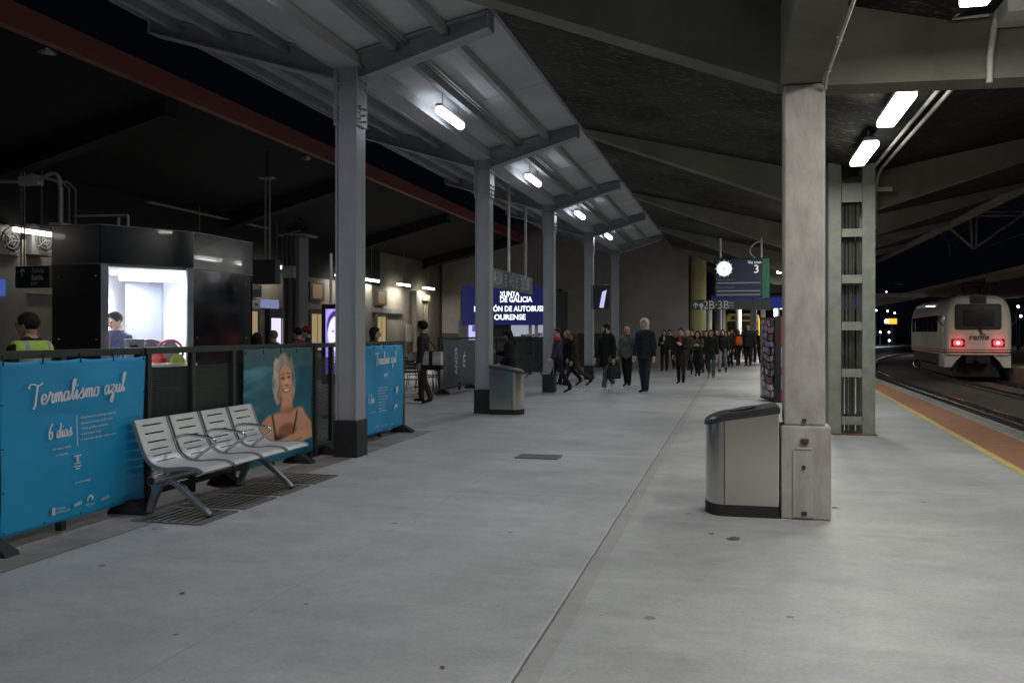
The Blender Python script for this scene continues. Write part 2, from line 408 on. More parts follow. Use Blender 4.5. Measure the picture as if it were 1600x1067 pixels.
mb.build('valley_gutter', mat('pale_gutter', (.40, .41, .43), .5, 0, .06, 2), can)
for x in (-3.55, -4.22, -5.75, -6.6, -7.35):
    mb = MB(); w = .045
    mb.box(x-w, -8, shz(x)-.14, x+w, 38, shz(x)-.02)
    if x > -4.5 and x < -4:
        mb.box(x+.10, -8, shz(x)-.06, x+.13, 38, shz(x)-.03); mb.box(x+.15, -8, shz(x)-.05, x+.18, 38, shz(x)-.02)
    mb.build('purlin', STEELD, can)
ys_seam = [-2+3.25*k for k in range(12)]
mb = MB()
for y in ys_seam:
    for x0, x1 in ((XL, CX-.2), (CX+.75, XR)):
        mb.prism([(x0, y, shz(x0)-.006), (x1, y, shz(x1)-.006), (x1, y, shz(x1)+.004), (x0, y, shz(x0)+.004)], (0, .03, 0))
mb.build('sheet_seam', mat('seam_strip', (.42, .43, .44), .4), can)
for y in CYS:
    for tip in (XL+.05, XR-.02):
        d = 1 if tip > CX else -1
        mb = MB()
        x0 = CX+d*.145
        zt0, zt1 = shz(x0)-.02, shz(tip)-.02; zb0, zb1 = zt0-.36, zt1-.22
        mb.prism([(x0, y-.01, zb0), (tip, y-.01, zb1), (tip, y-.01, zt1), (x0, y-.01, zt0)], (0, .02, 0))
        for za, zc in ((zb0, zb1), (zt0-.02, zt1-.02)):
            mb.prism([(x0, y-.13, za), (tip, y-.13, zc), (tip, y-.13, zc+.02), (x0, y-.13, za+.02)], (0, .26, 0))
        mb.prism([(tip-.01, y-.13, zb1), (tip+.01, y-.13, zb1), (tip+.01, y-.13, zt1), (tip-.01, y-.13, zt1)], (0, .26, 0))
        mb.build('arm', STEEL, can)
def make_column(label):
    c = thing('steel_column', label, 'column', (0, 0, 0), 0, 'steel columns carrying the butterfly canopy')
    q = MB()
    q.box(-.145, -.15, .47, -.127, .15, 5.12); q.box(.127, -.15, .47, .145, .15, 5.12); q.box(-.127, -.095, .47, .127, -.08, 5.12)
    q.box(-.127, -.145, 4.78, .127, -.095, 4.80); q.box(-.127, -.145, 5.06, .127, -.095, 5.08)
    q.build('shaft', STEEL, c, .004)
    for s in (-1, 1):
        q = MB(); q.box(s*.146, -.165, 4.25, s*.162, .165, 4.98); q.build('splice_plate', STEEL, c, .003)
        q = MB()
        for yy in (-.09, .09):
            for zz in (4.33, 4.41, 4.49, 4.74, 4.82, 4.90):
                q.tube([(s*.163, yy, zz), (s*.185, yy, zz)], .016, 6, 0, True, False)
                q.tube([(s*.126, yy-.02 if yy > 0 else yy-.015, zz), (s*.108, yy-.02 if yy > 0 else yy-.015, zz)], .015, 6, 0, True, False)
        q.build('bolt_row', STEELD, c)
    q = MB(); q.box(-.165, -.17, 0, .165, .17, .47); q.build('painted_base', BLACKP, c, .006)
    return c
CL = ['grey steel canopy column beside the portrait banner and white bench, nearest of the row',
      'grey steel canopy column with the small waste bin at its foot',
      'grey steel canopy column behind the woman in the red-collared jacket',
      'grey steel canopy column carrying the small dark screen, fourth of the row',
      'grey steel canopy column farthest away in the row, behind the bald man']
c0 = make_column(CL[0])
for i, y in enumerate(CYS):
    c = c0 if i == 0 else copy_tree(c0)
    c.location = (CX, y, 0); c['label'] = CL[i]

# ------------------------------------------------------------------ folded concrete shell over the tracks side
sh = thing('concrete_roof', 'dark folded concrete roof with sloping ribs over the right of the platform', 'roof', (1.78, 16.2, 0))
VX, VZ = 1.78, 4.16; LX, LZ = -2.62, 5.22; RX, RZ = 6.6, 5.12
def shell(x): return VZ + (LZ-VZ)*(VX-x)/(VX-LX) if x < VX else VZ + (RZ-VZ)*(x-VX)/(RX-VX)
for a, b, nm in ((LX, VX, 'soffit'), (VX, RX, 'soffit')):
    mb = MB(); mb.prism([(a, -10, shell(a)), (b, -10, shell(b)), (b, -10, shell(b)+.16), (a, -10, shell(a)+.16)], (0, 58, 0))
    mb.build(nm, SOOTL if b == VX else SOOT, sh)
for y in (16.2, 23.8, 31.4, 39.0, 46.6):
    mb = MB(); w = .17
    mb.prism([(LX, y-w, LZ-.10), (VX-.2, y-w, 3.54), (VX+.2, y-w, 3.54), (RX, y-w, RZ-.1), (RX, y-w, RZ-.004), (VX, y-w, VZ-.004), (LX, y-w, LZ-.004)], (0, 2*w, 0))
    mb.build('rib', CONCOL, sh, .015)
mb = MB()
mb.prism([(LX, 8.16, 4.85), (.37, 8.16, 3.73), (.37, 8.16, shell(.37)-.004), (LX, 8.16, LZ-.004)], (0, .34, 0)); mb.build('rib', CONCOL, sh, .012)
mb = MB()
mb.prism([(.71, 8.16, 3.70), (2.7, 8.16, 3.66), (RX, 8.16, 4.7), (RX, 8.16, RZ-.004), (VX, 8.16, VZ-.004), (.71, 8.16, shell(.71)-.004)], (0, .34, 0)); mb.build('rib', CONCOL, sh, .012)
mb = MB(); mb.box(.37, -8, 3.73, .71, 8.50, 4.40); mb.build('longitudinal_beam', CONCOL, sh, .012)
mb = MB(); mb.box(RX, -10, RZ-.12, RX+.25, 48, RZ+.25); mb.build('edge_beam', CONCOL, sh)
# similar roof over the far platform
sh2 = thing('concrete_roof', 'dim concrete platform roof beyond the white train', 'roof', (15.5, 30, 0))
mb = MB()
for a, za, b, zb in ((12.2, 4.35, 16, 5.2), (16, 5.2, 24, 4.6)):
    mb.prism([(a, 10, za), (b, 10, zb), (b, 10, zb+.2), (a, 10, za+.2)], (0, 85, 0))
mb.build('soffit', mat('far_soffit', (.42, .36, .26), .9, 0, .15, .5), sh2)
for y in (30, 38, 46, 54, 62):
    mb = MB(); mb.box(15.35, y-.2, 0, 15.75, y+.2, 5.0); mb.build('post', GALV, sh2)
mb = MB()
for y in (26, 34, 42, 50, 58, 66):
    mb.prism([(12.2, y, 4.1), (16, y, 4.75), (16, y, 5.19), (12.2, y, 4.34)], (0, .3, 0))
mb.build('rib_row', mat('far_soffit', (.22, .19, .14)), sh2)

# near concrete column
cc = thing('concrete_column', 'stained pinkish grey concrete column with wider pedestal beside the large waste bin', 'column', (.57, 8.33, 0))
mb = MB(); mb.box(.40, 8.16, .80, .74, 8.5, 3.725); mb.build('shaft', CONC, cc, .02)
mb = MB(); mb.box(.375, 8.135, 0, .785, 8.545, .80); mb.build('pedestal', CONC, cc, .018)
mb = MB(); mb.box(.47, 8.120, .02, .645, 8.133, .60); mb.box(.49, 8.112, .60, .625, 8.131, .62); mb.build('pedestal_panel', CONC, cc, .004)
mb = MB()
for x, z, r in ((.565, .845, .02), (.565, .67, .025), (.56, .45, .018)):
    mb.tube([(x, 8.150 if z > .8 else 8.118, z), (x, 8.13 if z > .8 else 8.108, z)], r, 10)
mb.box(.535, 8.105, .655, .60, 8.134, .69); mb.box(.54, 8.106, .04, .585, 8.119, .075)
mb.build('anchor_bolt', mat('rust_stain', (.07, .05, .04), .9, 0, .2, 20), cc)
# lattice column
lc = thing('lattice_column', 'galvanised steel lattice column with battens and pipes inside, by the tactile strip', 'column', (1.75, 15.3, 0))
for s in (-1, 1):
    mb = MB(); x = 1.75+s*.25
    mb.box(x-.095, 15.02, 0, x+.095, 15.04, 4.3); mb.box(x-.095, 15.04, 0, x-.08, 15.5, 4.3); mb.box(x+.08, 15.04, 0, x+.095, 15.5, 4.3)
    mb.build('leg', GALV, lc, .004)
for z in (.16, .90, 1.63, 2.36, 3.08, 3.62):
    mb = MB(); h = .13 if z < 3.5 else .3
    mb.box(1.60, 15.005, z, 1.90, 15.018, z+h); mb.box(1.60, 15.50, z, 1.90, 15.513, z+h); mb.build('batten', GALV, lc, .003)
for k, x in enumerate((1.635, 1.695, 1.75, 1.80, 1.86)):
    mb = MB(); mb.tube([(x, 15.2+.03*(k % 2), .02), (x, 15.2+.03*(k % 2), 3.9)], .021+.004*(k % 3), 8)
    mb.build('pipe', mat('dark_interior_pipe', (.085, .085, .075), .7, 0, .35, 1.3), lc)  # dark column interior is put into the pipe colour
mb = MB(); mb.box(1.38, 14.98, 0, 2.12, 15.54, .02); mb.build('base_plate', mat('rusty_plate', (.16, .09, .05), .85, 0, .25, 8), lc)

# end wall, yellow pillar
cw = thing('concrete_wall', 'large bare grey concrete end wall behind the canopy columns', 'wall', (-7, 41.2, 0))
mb = MB(); mb.box(-13.5, 41, 1.55, -2.05, 41.4, 6.6); mb.build('upper_wall', CONCW, cw)
mb = MB(); mb.box(-13.5, 40.99, 0, -5.2, 41.4, 1.55); mb.build('dado', mat('dark_dado', (.055, .06, .05), .7, 0, .15, 2), cw)
mb = MB(); mb.box(-5.2, 41, 0, -2.05, 41.4, 1.55); mb.build('lower_wall', CONCW, cw)
mb = MB()
n = 20
mb.loft([[Vector((-1.65+.36*math.cos(2*math.pi*k/n), 41.5+.36*math.sin(2*math.pi*k/n), z)) for k in range(n)] for z in (0, 5.2)], 0, True, True)
tag(mb.build('yellow_pillar', mat('pillar_yellow', (.46, .41, .20), .8, 0, .1, 2)), 'round yellow pillar at the right end of the grey wall', 'pillar')  # one even yellow over the whole pillar

# ------------------------------------------------------------------ station building: facade, ceiling, fascia
sb = thing('station_building', 'beige stone station building along the left with dark ceiling and red fascia', 'building', (-13.8, 25, 0))
mb = MB(); mb.box(-14.1, -12, 0, -13.62, 60, 4.8); mb.build('facade_wall', STONE, sb)
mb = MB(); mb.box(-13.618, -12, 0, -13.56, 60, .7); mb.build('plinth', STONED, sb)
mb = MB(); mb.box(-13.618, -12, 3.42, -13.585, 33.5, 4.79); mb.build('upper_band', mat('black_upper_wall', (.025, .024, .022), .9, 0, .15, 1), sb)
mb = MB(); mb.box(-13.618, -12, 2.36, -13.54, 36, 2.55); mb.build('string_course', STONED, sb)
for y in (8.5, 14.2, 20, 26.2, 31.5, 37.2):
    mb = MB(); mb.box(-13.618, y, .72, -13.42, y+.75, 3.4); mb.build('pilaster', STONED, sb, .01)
for y0, y1 in ((17.2, 18.1), (23, 23.9), (27.4, 28.2), (33.05, 33.85)):
    f = MB(); f.box(-13.618, y0-.14, .9, -13.50, y1+.14, 2.30); fo = f.build('window', mat('window_frame_brown', (.08, .06, .04), .6), sb)
    q = MB()
    for a, c in ((y0, (y0+y1)/2-.03), ((y0+y1)/2+.03, y1)):
        q.box(-13.499, a, 1.0, -13.49, c, 2.2)
    q.build('pane', emis('warm_window_light', (1, .72, .36), .26), fo)
    f = MB(); f.box(-13.618, y0-.14, 2.65, -13.50, y1+.14, 3.25); fo = f.build('window', mat('window_frame_brown', (.08, .06, .04)), sb)
    q = MB(); q.box(-13.499, y0+.05, 2.72, -13.49, y1-.05, 3.18); q.build('pane', emis('warm_window_dim', (1, .6, .28), .09), fo)
d = MB(); d.box(-13.618, 24.55, .0, -13.46, 26.0, 2.30); do = d.build('door', mat('door_frame_dark', (.03, .03, .035), .5), sb)
q = MB(); q.box(-13.459, 24.65, .1, -13.45, 25.22, 2.02); q.box(-13.459, 25.34, .1, -13.45, 25.9, 2.02); q.build('pane', emis('bright_doorway', (.82, .76, 1.0), .9), do)
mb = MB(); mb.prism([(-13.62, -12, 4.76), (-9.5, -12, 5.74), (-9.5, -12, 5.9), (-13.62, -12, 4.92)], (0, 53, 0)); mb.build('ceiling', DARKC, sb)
mb = MB(); mb.box(-9.62, -12, 5.71, -9.46, 41, 6.06); mb.build('fascia', REDP, sb)
for y in (14, 22, 30, 38):
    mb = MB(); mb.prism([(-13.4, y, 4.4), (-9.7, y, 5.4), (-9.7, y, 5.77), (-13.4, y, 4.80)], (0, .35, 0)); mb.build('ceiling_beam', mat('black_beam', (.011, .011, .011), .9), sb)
mb = MB()
for k, x in enumerate((-13.40, -13.34, -13.28)):
    mb.tube([(x, 4, 4.66), (x, 15.7+.12*k, 4.66), (x, 15.9+.12*k, 4.55), (x, 15.9+.12*k, 3.7)], .022, 6)
    mb.tube([(x, 18.6, 4.64), (x, 24.2, 4.64)], .022, 6)
mb.build('conduit', mat('conduit_grey', (.30, .30, .29), .6), sb)
mb = MB()
for y in (38.2, 38.5, 38.8): mb.tube([(-13.5, y, .1), (-13.5, y, 3.2)], .05, 8)
mb.box(-13.56, 38.0, 3.0, -13.4, 39.0, 3.25); mb.build('drainpipe', mat('drain_ochre', (.25, .23, .15), .7), sb)
mb = MB(); mb.box(-13.56, 36.3, 1.2, -13.53, 37.1, 1.95); mb.build('notice_board', mat('notice_grey', (.4, .4, .38), .7), sb)
# ------------------------------------------------------------------ lamps
TUBE = emis('cool_tube', (.86, .91, 1.0), 11)
TUBEW = emis('neutral_tube', (1, 1, .93), 14)
def canopy_lamp(label, y):
    z = 4.98; x = -4.38
    t = thing('canopy_lamp', label, 'lamp', (x, y, z), 0, 'tube lamps under the canopy')
    q = MB(); q.box(x-.05, y-.6, z+.045, x+.05, y+.6, z+.09); q.build('housing', WHITEP, t, .006)
    q = MB(); q.tube([(x, y-.58, z), (x, y-.55, z), (x, y+.55, z), (x, y+.58, z)], .05, 12, radii=[.03, .068, .068, .03]); q.build('tube', TUBE, t)
    for dy in (-.4, .4):
        q = MB(); q.tube([(x, y+dy, z+.09), (x, y+dy, shz(x)-.01)], .008, 6); q.build('hanger', STEELD, t)
    l = bpy.data.objects.new('tube_light', lampdata('tube_light', 'A', CANOPY_C, CANOPY_W, (.12, 1.15))); COL.objects.link(l)
    l.parent = t; l.location = (0, 0, -.06)
    return t
LL = {13.73: 'bright tube lamp between the first two grey columns, largest in the canopy row',
      19.8: 'tube lamp beside the hanging direction sign poles under the canopy',
      26.0: 'small glowing tube lamp under the canopy between the third and fourth columns',
      32.1: 'farthest small glowing tube lamp under the canopy before the end wall'}
for y in (7.6, 1.5, -4.5, 13.73, 19.8, 26.0, 32.1):
    canopy_lamp(LL.get(y, 'tube lamp under the canopy roof out of view above the camera'), y)
def shell_lamp(label, y):
    x = 1.66; z = 3.97
    t = thing('soffit_lamp', label, 'lamp', (x, y, z), 0, 'box lamps under the concrete roof')
    q = MB(); q.box(x-.085, y-.70, z+.05, x+.085, y+.70, z+.10); q.build('housing', STEELD, t, .01)
    q = MB(); q.box(x-.095, y-.69, z-.03, x+.095, y+.69, z+.049); q.build('diffuser', TUBEW, t, .02)
    for dy in (-.45, .45):
        q = MB(); q.tube([(x, y+dy, z+.13), (x, y+dy, shell(x)+.005)], .01, 6); q.build('hanger', GALV, t)
    l = bpy.data.objects.new('box_light', lampdata('box_light', 'A', SHELL_C, SHELL_W, (.18, 1.3))); COL.objects.link(l)
    l.parent = t; l.location = (0, 0, -.05)
SL = {6.48: 'box lamp cut by the top edge of the photo, nearest under the concrete roof',
      10.45: 'bright box lamp right of the concrete column, larger of the pair',
      12.95: 'bright box lamp just above the lattice column top'}
for y in (6.48, 4.0, -.5, -3.5, 10.45, 12.95, 18.4, 21.0, 26.2, 28.6, 34, 37, 42):
    shell_lamp(SL.get(y, 'box lamp under the concrete roof hidden behind the ribs'), y)
def facade_lamp(label, y, pw=8):
    x, z = -13.2, 3.53
    t = thing('facade_lamp', label, 'lamp', (x, y, z), 0, 'tube lamps along the station facade')
    q = MB(); q.box(x-.06, y-.75, z+.04, x+.06, y+.75, z+.09); q.build('housing', WHITEP, t)
    q = MB(); q.tube([(x, y-.7, z), (x, y+.7, z)], .04, 10); q.build('tube', emis('warm_white_tube', (1, .97, .88), 9), t)
    q = MB(); q.tube([(x, y, z+.09), (x, y, z+1.3)], .012, 6); q.build('hanger', GALV, t)
    l = bpy.data.objects.new('tube_light', lampdata('tube_light', 'A', (1, .96, .86), pw, (.12, 1.4))); COL.objects.link(l)
    l.parent = t; l.location = (0, 0, -.06)
FL = {15.1: 'facade tube lamp beside the air conditioners at the left edge', 29.3: 'facade tube lamp just left of the nearest grey column',
      31.7: 'facade tube lamp just right of the nearest grey column', 35.1: 'facade tube lamp over the pale wall, left of the pair', 38.2: 'facade tube lamp over the pale wall, right of the pair'}
for y in (5.5, 15.1, 20.5, 24.5, 29.3, 31.7, 35.1, 38.2):
    facade_lamp(FL.get(y, 'facade tube lamp hidden behind the kiosk'), y, {35.1: 46, 38.2: 46, 31.7: 22, 29.3: 12, 15.1: 5}.get(y, 5))

# conduits under the concrete roof
mb = MB()
for x in (2.10, 2.23):
    mb.tube([(x, 8.5, 4.19), (x, 15.4, 4.19), (x, 15.75, 4.10), (x, 15.95, 3.9), (x, 15.95, 3.3)], .024, 8)
mb.box(1.85, 15.55, 3.86, 2.42, 15.62, 3.92)
tag(mb.build('roof_conduit', mat('pale_conduit', (.45, .45, .40), .55)), 'pair of pale conduits running beside the box lamps to the lattice column', 'conduit')
mb = MB(); a = PY(1547, 128, 8.05); 
mb.tube([PY(1500, 20, 8.0), PY(1488, 30, 8.0), PY(1545, 24, 8.0)], .012, 6)
mb.tube([PY(1560, 20, 8.05), PY(1553, 45, 8.05), PY(1547, 90, 8.08), PY(1546, 130, 8.08)], .026, 8)
mb.box(2.03, 7.7, 4.06, 2.35, 8.10, 4.19)
tag(mb.build('junction_conduit', mat('pale_conduit', (.45, .45, .40))), 'bent pale conduit dropping from a junction box at top right', 'conduit')
mb = MB(); mb.tube([(.735, 5.2, 3.735), (.735, 6.6, 3.73), (.735, 8.0, 3.735), (.735, 8.12, 3.66)], .014, 6)
for y in (6, 7, 7.8): mb.box(.715, y, 3.715, .75, y+.04, 3.75)
tag(mb.build('beam_conduit', mat('pale_conduit', (.45, .45, .40))), 'thin pale conduit along the beam edge above the concrete column', 'conduit')

# ------------------------------------------------------------------ bench with four seats
bt = thing('platform_bench', 'four-seat white slatted metal bench with two splayed legs before the blue banners', 'bench', (-4.75, 7.7, 0))
BENCHM = mat('pale_grey_bench_metal', (.56, .565, .57), .38, .25, .05, 4)
ALU = mat('cast_aluminium', (.40, .41, .42), .34, .8, .08, 5)
prof = [np.array(p) for p in catmull([(-5.115, .825), (-5.075, .72), (-5.03, .60), (-4.985, .505), (-4.90, .435), (-4.78, .415), (-4.62, .428), (-4.50, .425), (-4.43, .395)], 5)]
def arc_at(s):
    k = min(int(s), len(prof)-2); f = s-k; return prof[k]*(1-f)+prof[k+1]*f
def sheet_piece(q, s0, s1, ya, yb, th=.012, n=3):
    pts = [arc_at(s0+(s1-s0)*i/n) for i in range(n+1)]
    a = []; b = []
    for i, p in enumerate(pts):
        t = pts[min(i+1, n)]-pts[max(i-1, 0)]; t /= np.linalg.norm(t); nn = np.array((t[1], -t[0]))*th*.5
        a.append(p-nn); b.append(p+nn)
    poly = [Vector((p[0], ya, p[1])) for p in a] + [Vector((p[0], ya, p[1])) for p in reversed(b)]
    q.prism(poly, (0, yb-ya, 0))
NS = len(prof)-1
for k in range(4):
    y0 = 6.92+.505*k; y1 = y0+.475
    q = MB()
    slots = [(2.6+3.0*i, 3.15+3.0*i) for i in range(6)]; s = 0
    for a, b in slots:
        sheet_piece(q, s, a, y0+.012, y1-.012)
        sheet_piece(q, a, b, y0+.012, y0+.10, n=1); sheet_piece(q, a, b, y1-.10, y1-.012, n=1); s = b
    sheet_piece(q, s, NS, y0+.012, y1-.012, n=22)
    sh_ = q.build('seat_shell', BENCHM, bt)
    for ya in (y0, y1-.012):
        q = MB(); sheet_piece(q, 0, NS, ya, ya+.012, .034, 30)
        q.build('shell_rim', mat('bench_edge', (.33, .335, .34), .4, .4, .06, 5), bt)
q = MB(); q.tube([(-4.83, 6.78, .335), (-4.83, 9.05, .335)], .042, 14); q.build('beam', ALU, bt)
q = MB(); q.tube([(-4.83, 6.772, .335), (-4.83, 6.779, .335)], .034, 14); q.build('beam_cap', RUBBER, bt)
for y in (6.98, 8.47):
    q = MB(); w = .028
    def limb(pts, q=q, y=y):
        q.loft([[Vector((x-wx, y-w, z)), Vector((x+wx, y-w, z)), Vector((x+wx, y+w, z)), Vector((x-wx, y+w, z))] for x, z, wx in pts])
    limb([(-4.40, .03, .028), (-4.46, .085, .03), (-4.70, .275, .045), (-4.83, .325, .06)])
    limb([(-4.98, .03, .026), (-4.965, .09, .028), (-4.90, .25, .04), (-4.84, .33, .05)])
    q.tube([(-4.83, y, .33), (-4.80, y, .40)], .03, 8); lg = q.build('leg', ALU, bt, .006)
    q = MB(); q.tube([(-4.395, y, 0), (-4.395, y, .04)], .026, 10); q.tube([(-4.985, y, 0), (-4.985, y, .04)], .026, 10); q.build('rubber_foot', RUBBER, lg)
for k in (1, 2, 3):
    y = 6.92+.505*k-.015
    q = MB()
    q.tube(catmull([(-5.03, y, .60), (-4.98, y, .645), (-4.85, y, .655), (-4.66, y, .635), (-4.60, y, .60), (-4.66, y, .55), (-4.80, y, .455), (-4.83, y, .42)], 5), .014, 8)
    q.build('armrest', STAINL, bt)

# ------------------------------------------------------------------ fences
FX = -5.24
def mesh_mat():
    m = bpy.data.materials.new('perforated_green_mesh'); m.use_nodes = True
    nt = m.node_tree; N = nt.nodes; L = nt.links; b = N['Principled BSDF']
    b.inputs['Base Color'].default_value = (.008, .016, .012, 1); b.inputs['Roughness'].default_value = .5
    tc = N.new('ShaderNodeTexCoord'); vo = N.new('ShaderNodeTexVoronoi'); vo.feature = 'F1'; vo.inputs['Scale'].default_value = 55
    vo.inputs['Randomness'].default_value = 0
    mt = N.new('ShaderNodeMath'); mt.operation = 'GREATER_THAN'; mt.inputs[1].default_value = .38
    L.new(tc.outputs['Object'], vo.inputs[0]); L.new(vo.outputs['Distance'], mt.inputs[0])
    L.new(mt.outputs[0], b.inputs['Alpha']); return m
MESH = mesh_mat()
def fence(label, X, y0, y1, posts, feet, group='dark green fence panels'):
    t = thing('fence', label, 'fence', (X, y0, 0), 0, group)
    q = MB(); q.box(X-.03, y0, 1.40, X+.03, y1, 1.46); q.build('top_rail', DGREEN, t, .006)
    q = MB(); q.box(X-.025, y0, .10, X+.025, y1, .16); q.build('bottom_rail', DGREEN, t, .006)
    for y in posts:
        q = MB(); q.box(X-.03, y-.03, .02, X+.03, y+.03, 1.40); q.build('post', DGREEN, t, .005)
    for a, b in zip(posts[:-1], posts[1:]):
        q = MB(); q.add([(X-.005, a+.03, .16), (X-.005, b-.03, .16), (X-.005, b-.03, 1.27), (X-.005, a+.03, 1.27)], [(0, 1, 2, 3)]); q.build('mesh_infill', MESH, t)
    for y in feet:
        q = MB()
        q.loft([[Vector((X+a*w, y-d, z)), Vector((X+a*w+.0, y+d, z)), Vector((X-a*w*.6, y+d, z)), Vector((X-a*w*.6, y-d, z))] for a, w, d, z in ((1, .24, .07, 0), (1, .22, .07, .035), (1, .07, .05, .12))])
        q.build('foot', RUBBER, t, .006)
    return t
fence('dark green mesh fence carrying the blue lettered banner at far left', FX, 4.2, 7.22, [4.25, 5.2, 6.2, 7.18], [5.45, 7.0])
fence('dark green mesh fence behind the bench, beside the portrait banner', FX, 7.25, 10.62, [7.3, 8.0, 8.75, 9.6, 10.58], [8.55, 10.2])
fence('dark green mesh fence behind the first grey column with the smaller blue banner', FX, 10.65, 13.92, [10.7, 11.2, 11.9, 12.9, 13.88], [11.0, 13.75])
f2 = fence('dark fence carrying grey lettered banners near the bus office', -7.4, 22.2, 33, [22.25, 24, 26, 28, 30, 32.95], [22.4, 25, 28])
q = MB(); q.box(-7.372, 22.5, .22, -7.368, 27.2, 1.38)
gb = q.build('grey_banner', mat('slate_banner', (.085, .09, .10), .6, 0, .12, 1.5)); tag(gb, 'slate grey banner with white lettering tied to the far fence', 'banner')
MW[gb.name] = Matrix()
q = MB(); 
q.text('ANOS', .30, (-7.364, 23.6, .82), (0, 0, 1), (0, -1, 0), 0, sx=.9)
q.text('É', .48, (-7.364, 24.35, .78), (0, 1, 0), (0, 0, 1)); q.text('O', .30, (-7.364, 26.0, .7), (0, 1, 0), (0, 0, 1)); q.text('gu', .26, (-7.364, 26.6, .7), (0, 1, 0), (0, 0, 1))
q.build('lettering', LETW, gb)

# ------------------------------------------------------------------ banners
def banner_warp(y0, y1, z0, z1, X, amp=.010, seed=0):
    def w(v):
        u = (v.y-y0)/(y1-y0); t = (v.z-z0)/(z1-z0)
        d = amp*(math.sin(u*5+seed)*math.sin(t*4+1.3*seed)+.5*math.sin(u*13+t*7+seed)) + .022*math.sin(math.pi*t)*math.sin(math.pi*u) 
        tie = sum(math.exp(-((u-k/4)/.05)**2) for k in range(5))*math.exp(-((1-t)/.06)**2)
        pull = .012*math.sin(math.pi*t)
        yy = v.y + (pull if u < .5 else -pull)*abs(2*u-1)**6
        return Vector((v.x + d + .01, yy, v.z - .010*(1-tie)*max(0, t-.9)*10))
    return w
def paint_grid(name, label, cat, y0, y1, z0, z1, X, fn, nu, nv, warp, m, parent=None):
    q = MB(); q.grid(lambda u, v: warp(Vector((X, y0+(y1-y0)*u, z0+(z1-z0)*v))), nu, nv)
    o = q.build(name, m, parent)
    uu, vv = np.meshgrid(np.linspace(0, 1, nu+1), np.linspace(0, 1, nv+1))
    c = fn(uu.ravel(), vv.ravel()); c = np.clip(np.concatenate([c, np.ones((len(c), 1))], 1), 0, 1)
    at = o.data.attributes.new('paint', 'FLOAT_COLOR', 'POINT'); at.data.foreach_set('color', c.astype(np.float32).ravel())
    sl = o.modifiers.new('thickness', 'SOLIDIFY'); sl.thickness = .003; sl.offset = -1
    return tag(o, label, cat) if label else o
def rngnoise(u, v, f, seed, octv=4):
    r = np.random.RandomState(seed); o = np.zeros_like(u); a = 1
    for k in range(octv):
        for j in range(4):
            th = r.rand()*6.28; ff = f*(.6+r.rand()*.8)
            o += a*np.sin(ff*(u*np.cos(th)+v*np.sin(th))*6.28+r.rand()*6.28)*.5
        f *= 2; a *= .5
    return o
def blue_fn(u, v):
    n = rngnoise(u, v, .8, 3)
    base = np.array((.008, .30, .58))*np.ones((len(u), 3))
    return base*(1+.07*n)[:, None]
BLUE = vcol('banner_vinyl_blue', .42)
BH0, BH1 = .10, 1.385
def ties(q, w, y0, y1, X):
    for k in range(5):
        y = y0+.03+(y1-y0-.06)*k/4
        q.tube([w(Vector((X, y, BH1-.03)))+Vector((.006, 0, 0)), Vector((FX+.035, y+.01, 1.43))], .006, 5)
        q.tube([w(Vector((X, y, BH0+.03)))+Vector((.006, 0, 0)), Vector((FX+.03, y, .13))], .006, 5)
    for k in (1, 2, 3):
        for yy in (y0+.02, y1-.02):
            z = BH0+(BH1-BH0)*k/4; q.tube([w(Vector((X, yy, z)))+Vector((.006, 0, 0)), Vector((FX+.01, yy+(-.05 if yy == y0+.02 else .05), z))], .005, 5)
bx = FX+.035
def on(w, d=.006): return lambda v: w(v)+Vector((d, 0, 0))
# first banner
y0, y1 = 5.53, 7.20
w1 = banner_warp(y0, y1, BH0, BH1, bx, .008, .5)
b1 = paint_grid('banner', 'large blue vinyl banner with white handwritten Termalismo azul title and six-day list', 'banner', y0, y1, BH0, BH1, bx, blue_fn, 60, 46, w1, BLUE)
q = MB(); Y_ = Vector((0, 1, 0)); Z_ = Vector((0, 0, 1))
def at(x, y): return PX(x, y, bx+.02)
tl = at(40, 622); tr = at(195, 606)
script_text(q, 'Termalismo azul', .075, at(120, 622)+Vector((0, .03, 0)), (0, 1, .045), (0, 0, 1), 0, .21, on(w1), sx=1.30)
script_text(q, '6 dias', .056, at(88, 683), (0, 1, .03), (0, 0, 1), 0, .24, on(w1), sx=1.12)
q.text('(do lunes ó sábado', .026, at(90, 697)+Vector((0, 0, -.012)), (0, 1, .02), Z_, 0, warp=on(w1)); q.text('en Ourense)', .026, at(90, 706)+Vector((0, 0, -.016)), (0, 1, .02), Z_, 0, warp=on(w1))
p = at(115, 675); n_ = 10
q.box(p.x, p.y-.004, p.z-.11, p.x+.001, p.y+.004, p.z+.13); q.v[-8:] = [on(w1, .004)(v) for v in q.v[-8:]]
for k, s in enumerate(('• Experiencia en hotel de 4 estrelas', '• Acceso ás termas de Ourense', '• Visitas guiadas e culturais', '• Gastronomía local', '• E unha viaxe de ida e volta en tren')):
    q.text(s, .031, at(119, 655+8.6*k)+Vector((0, 0, .012)), (0, 1, .02), Z_, 0, 'LEFT', warp=on(w1))
q.text('termalismoazul.gal', .026, at(124, 751), (0, 1, .02), Z_, 0, warp=on(w1))
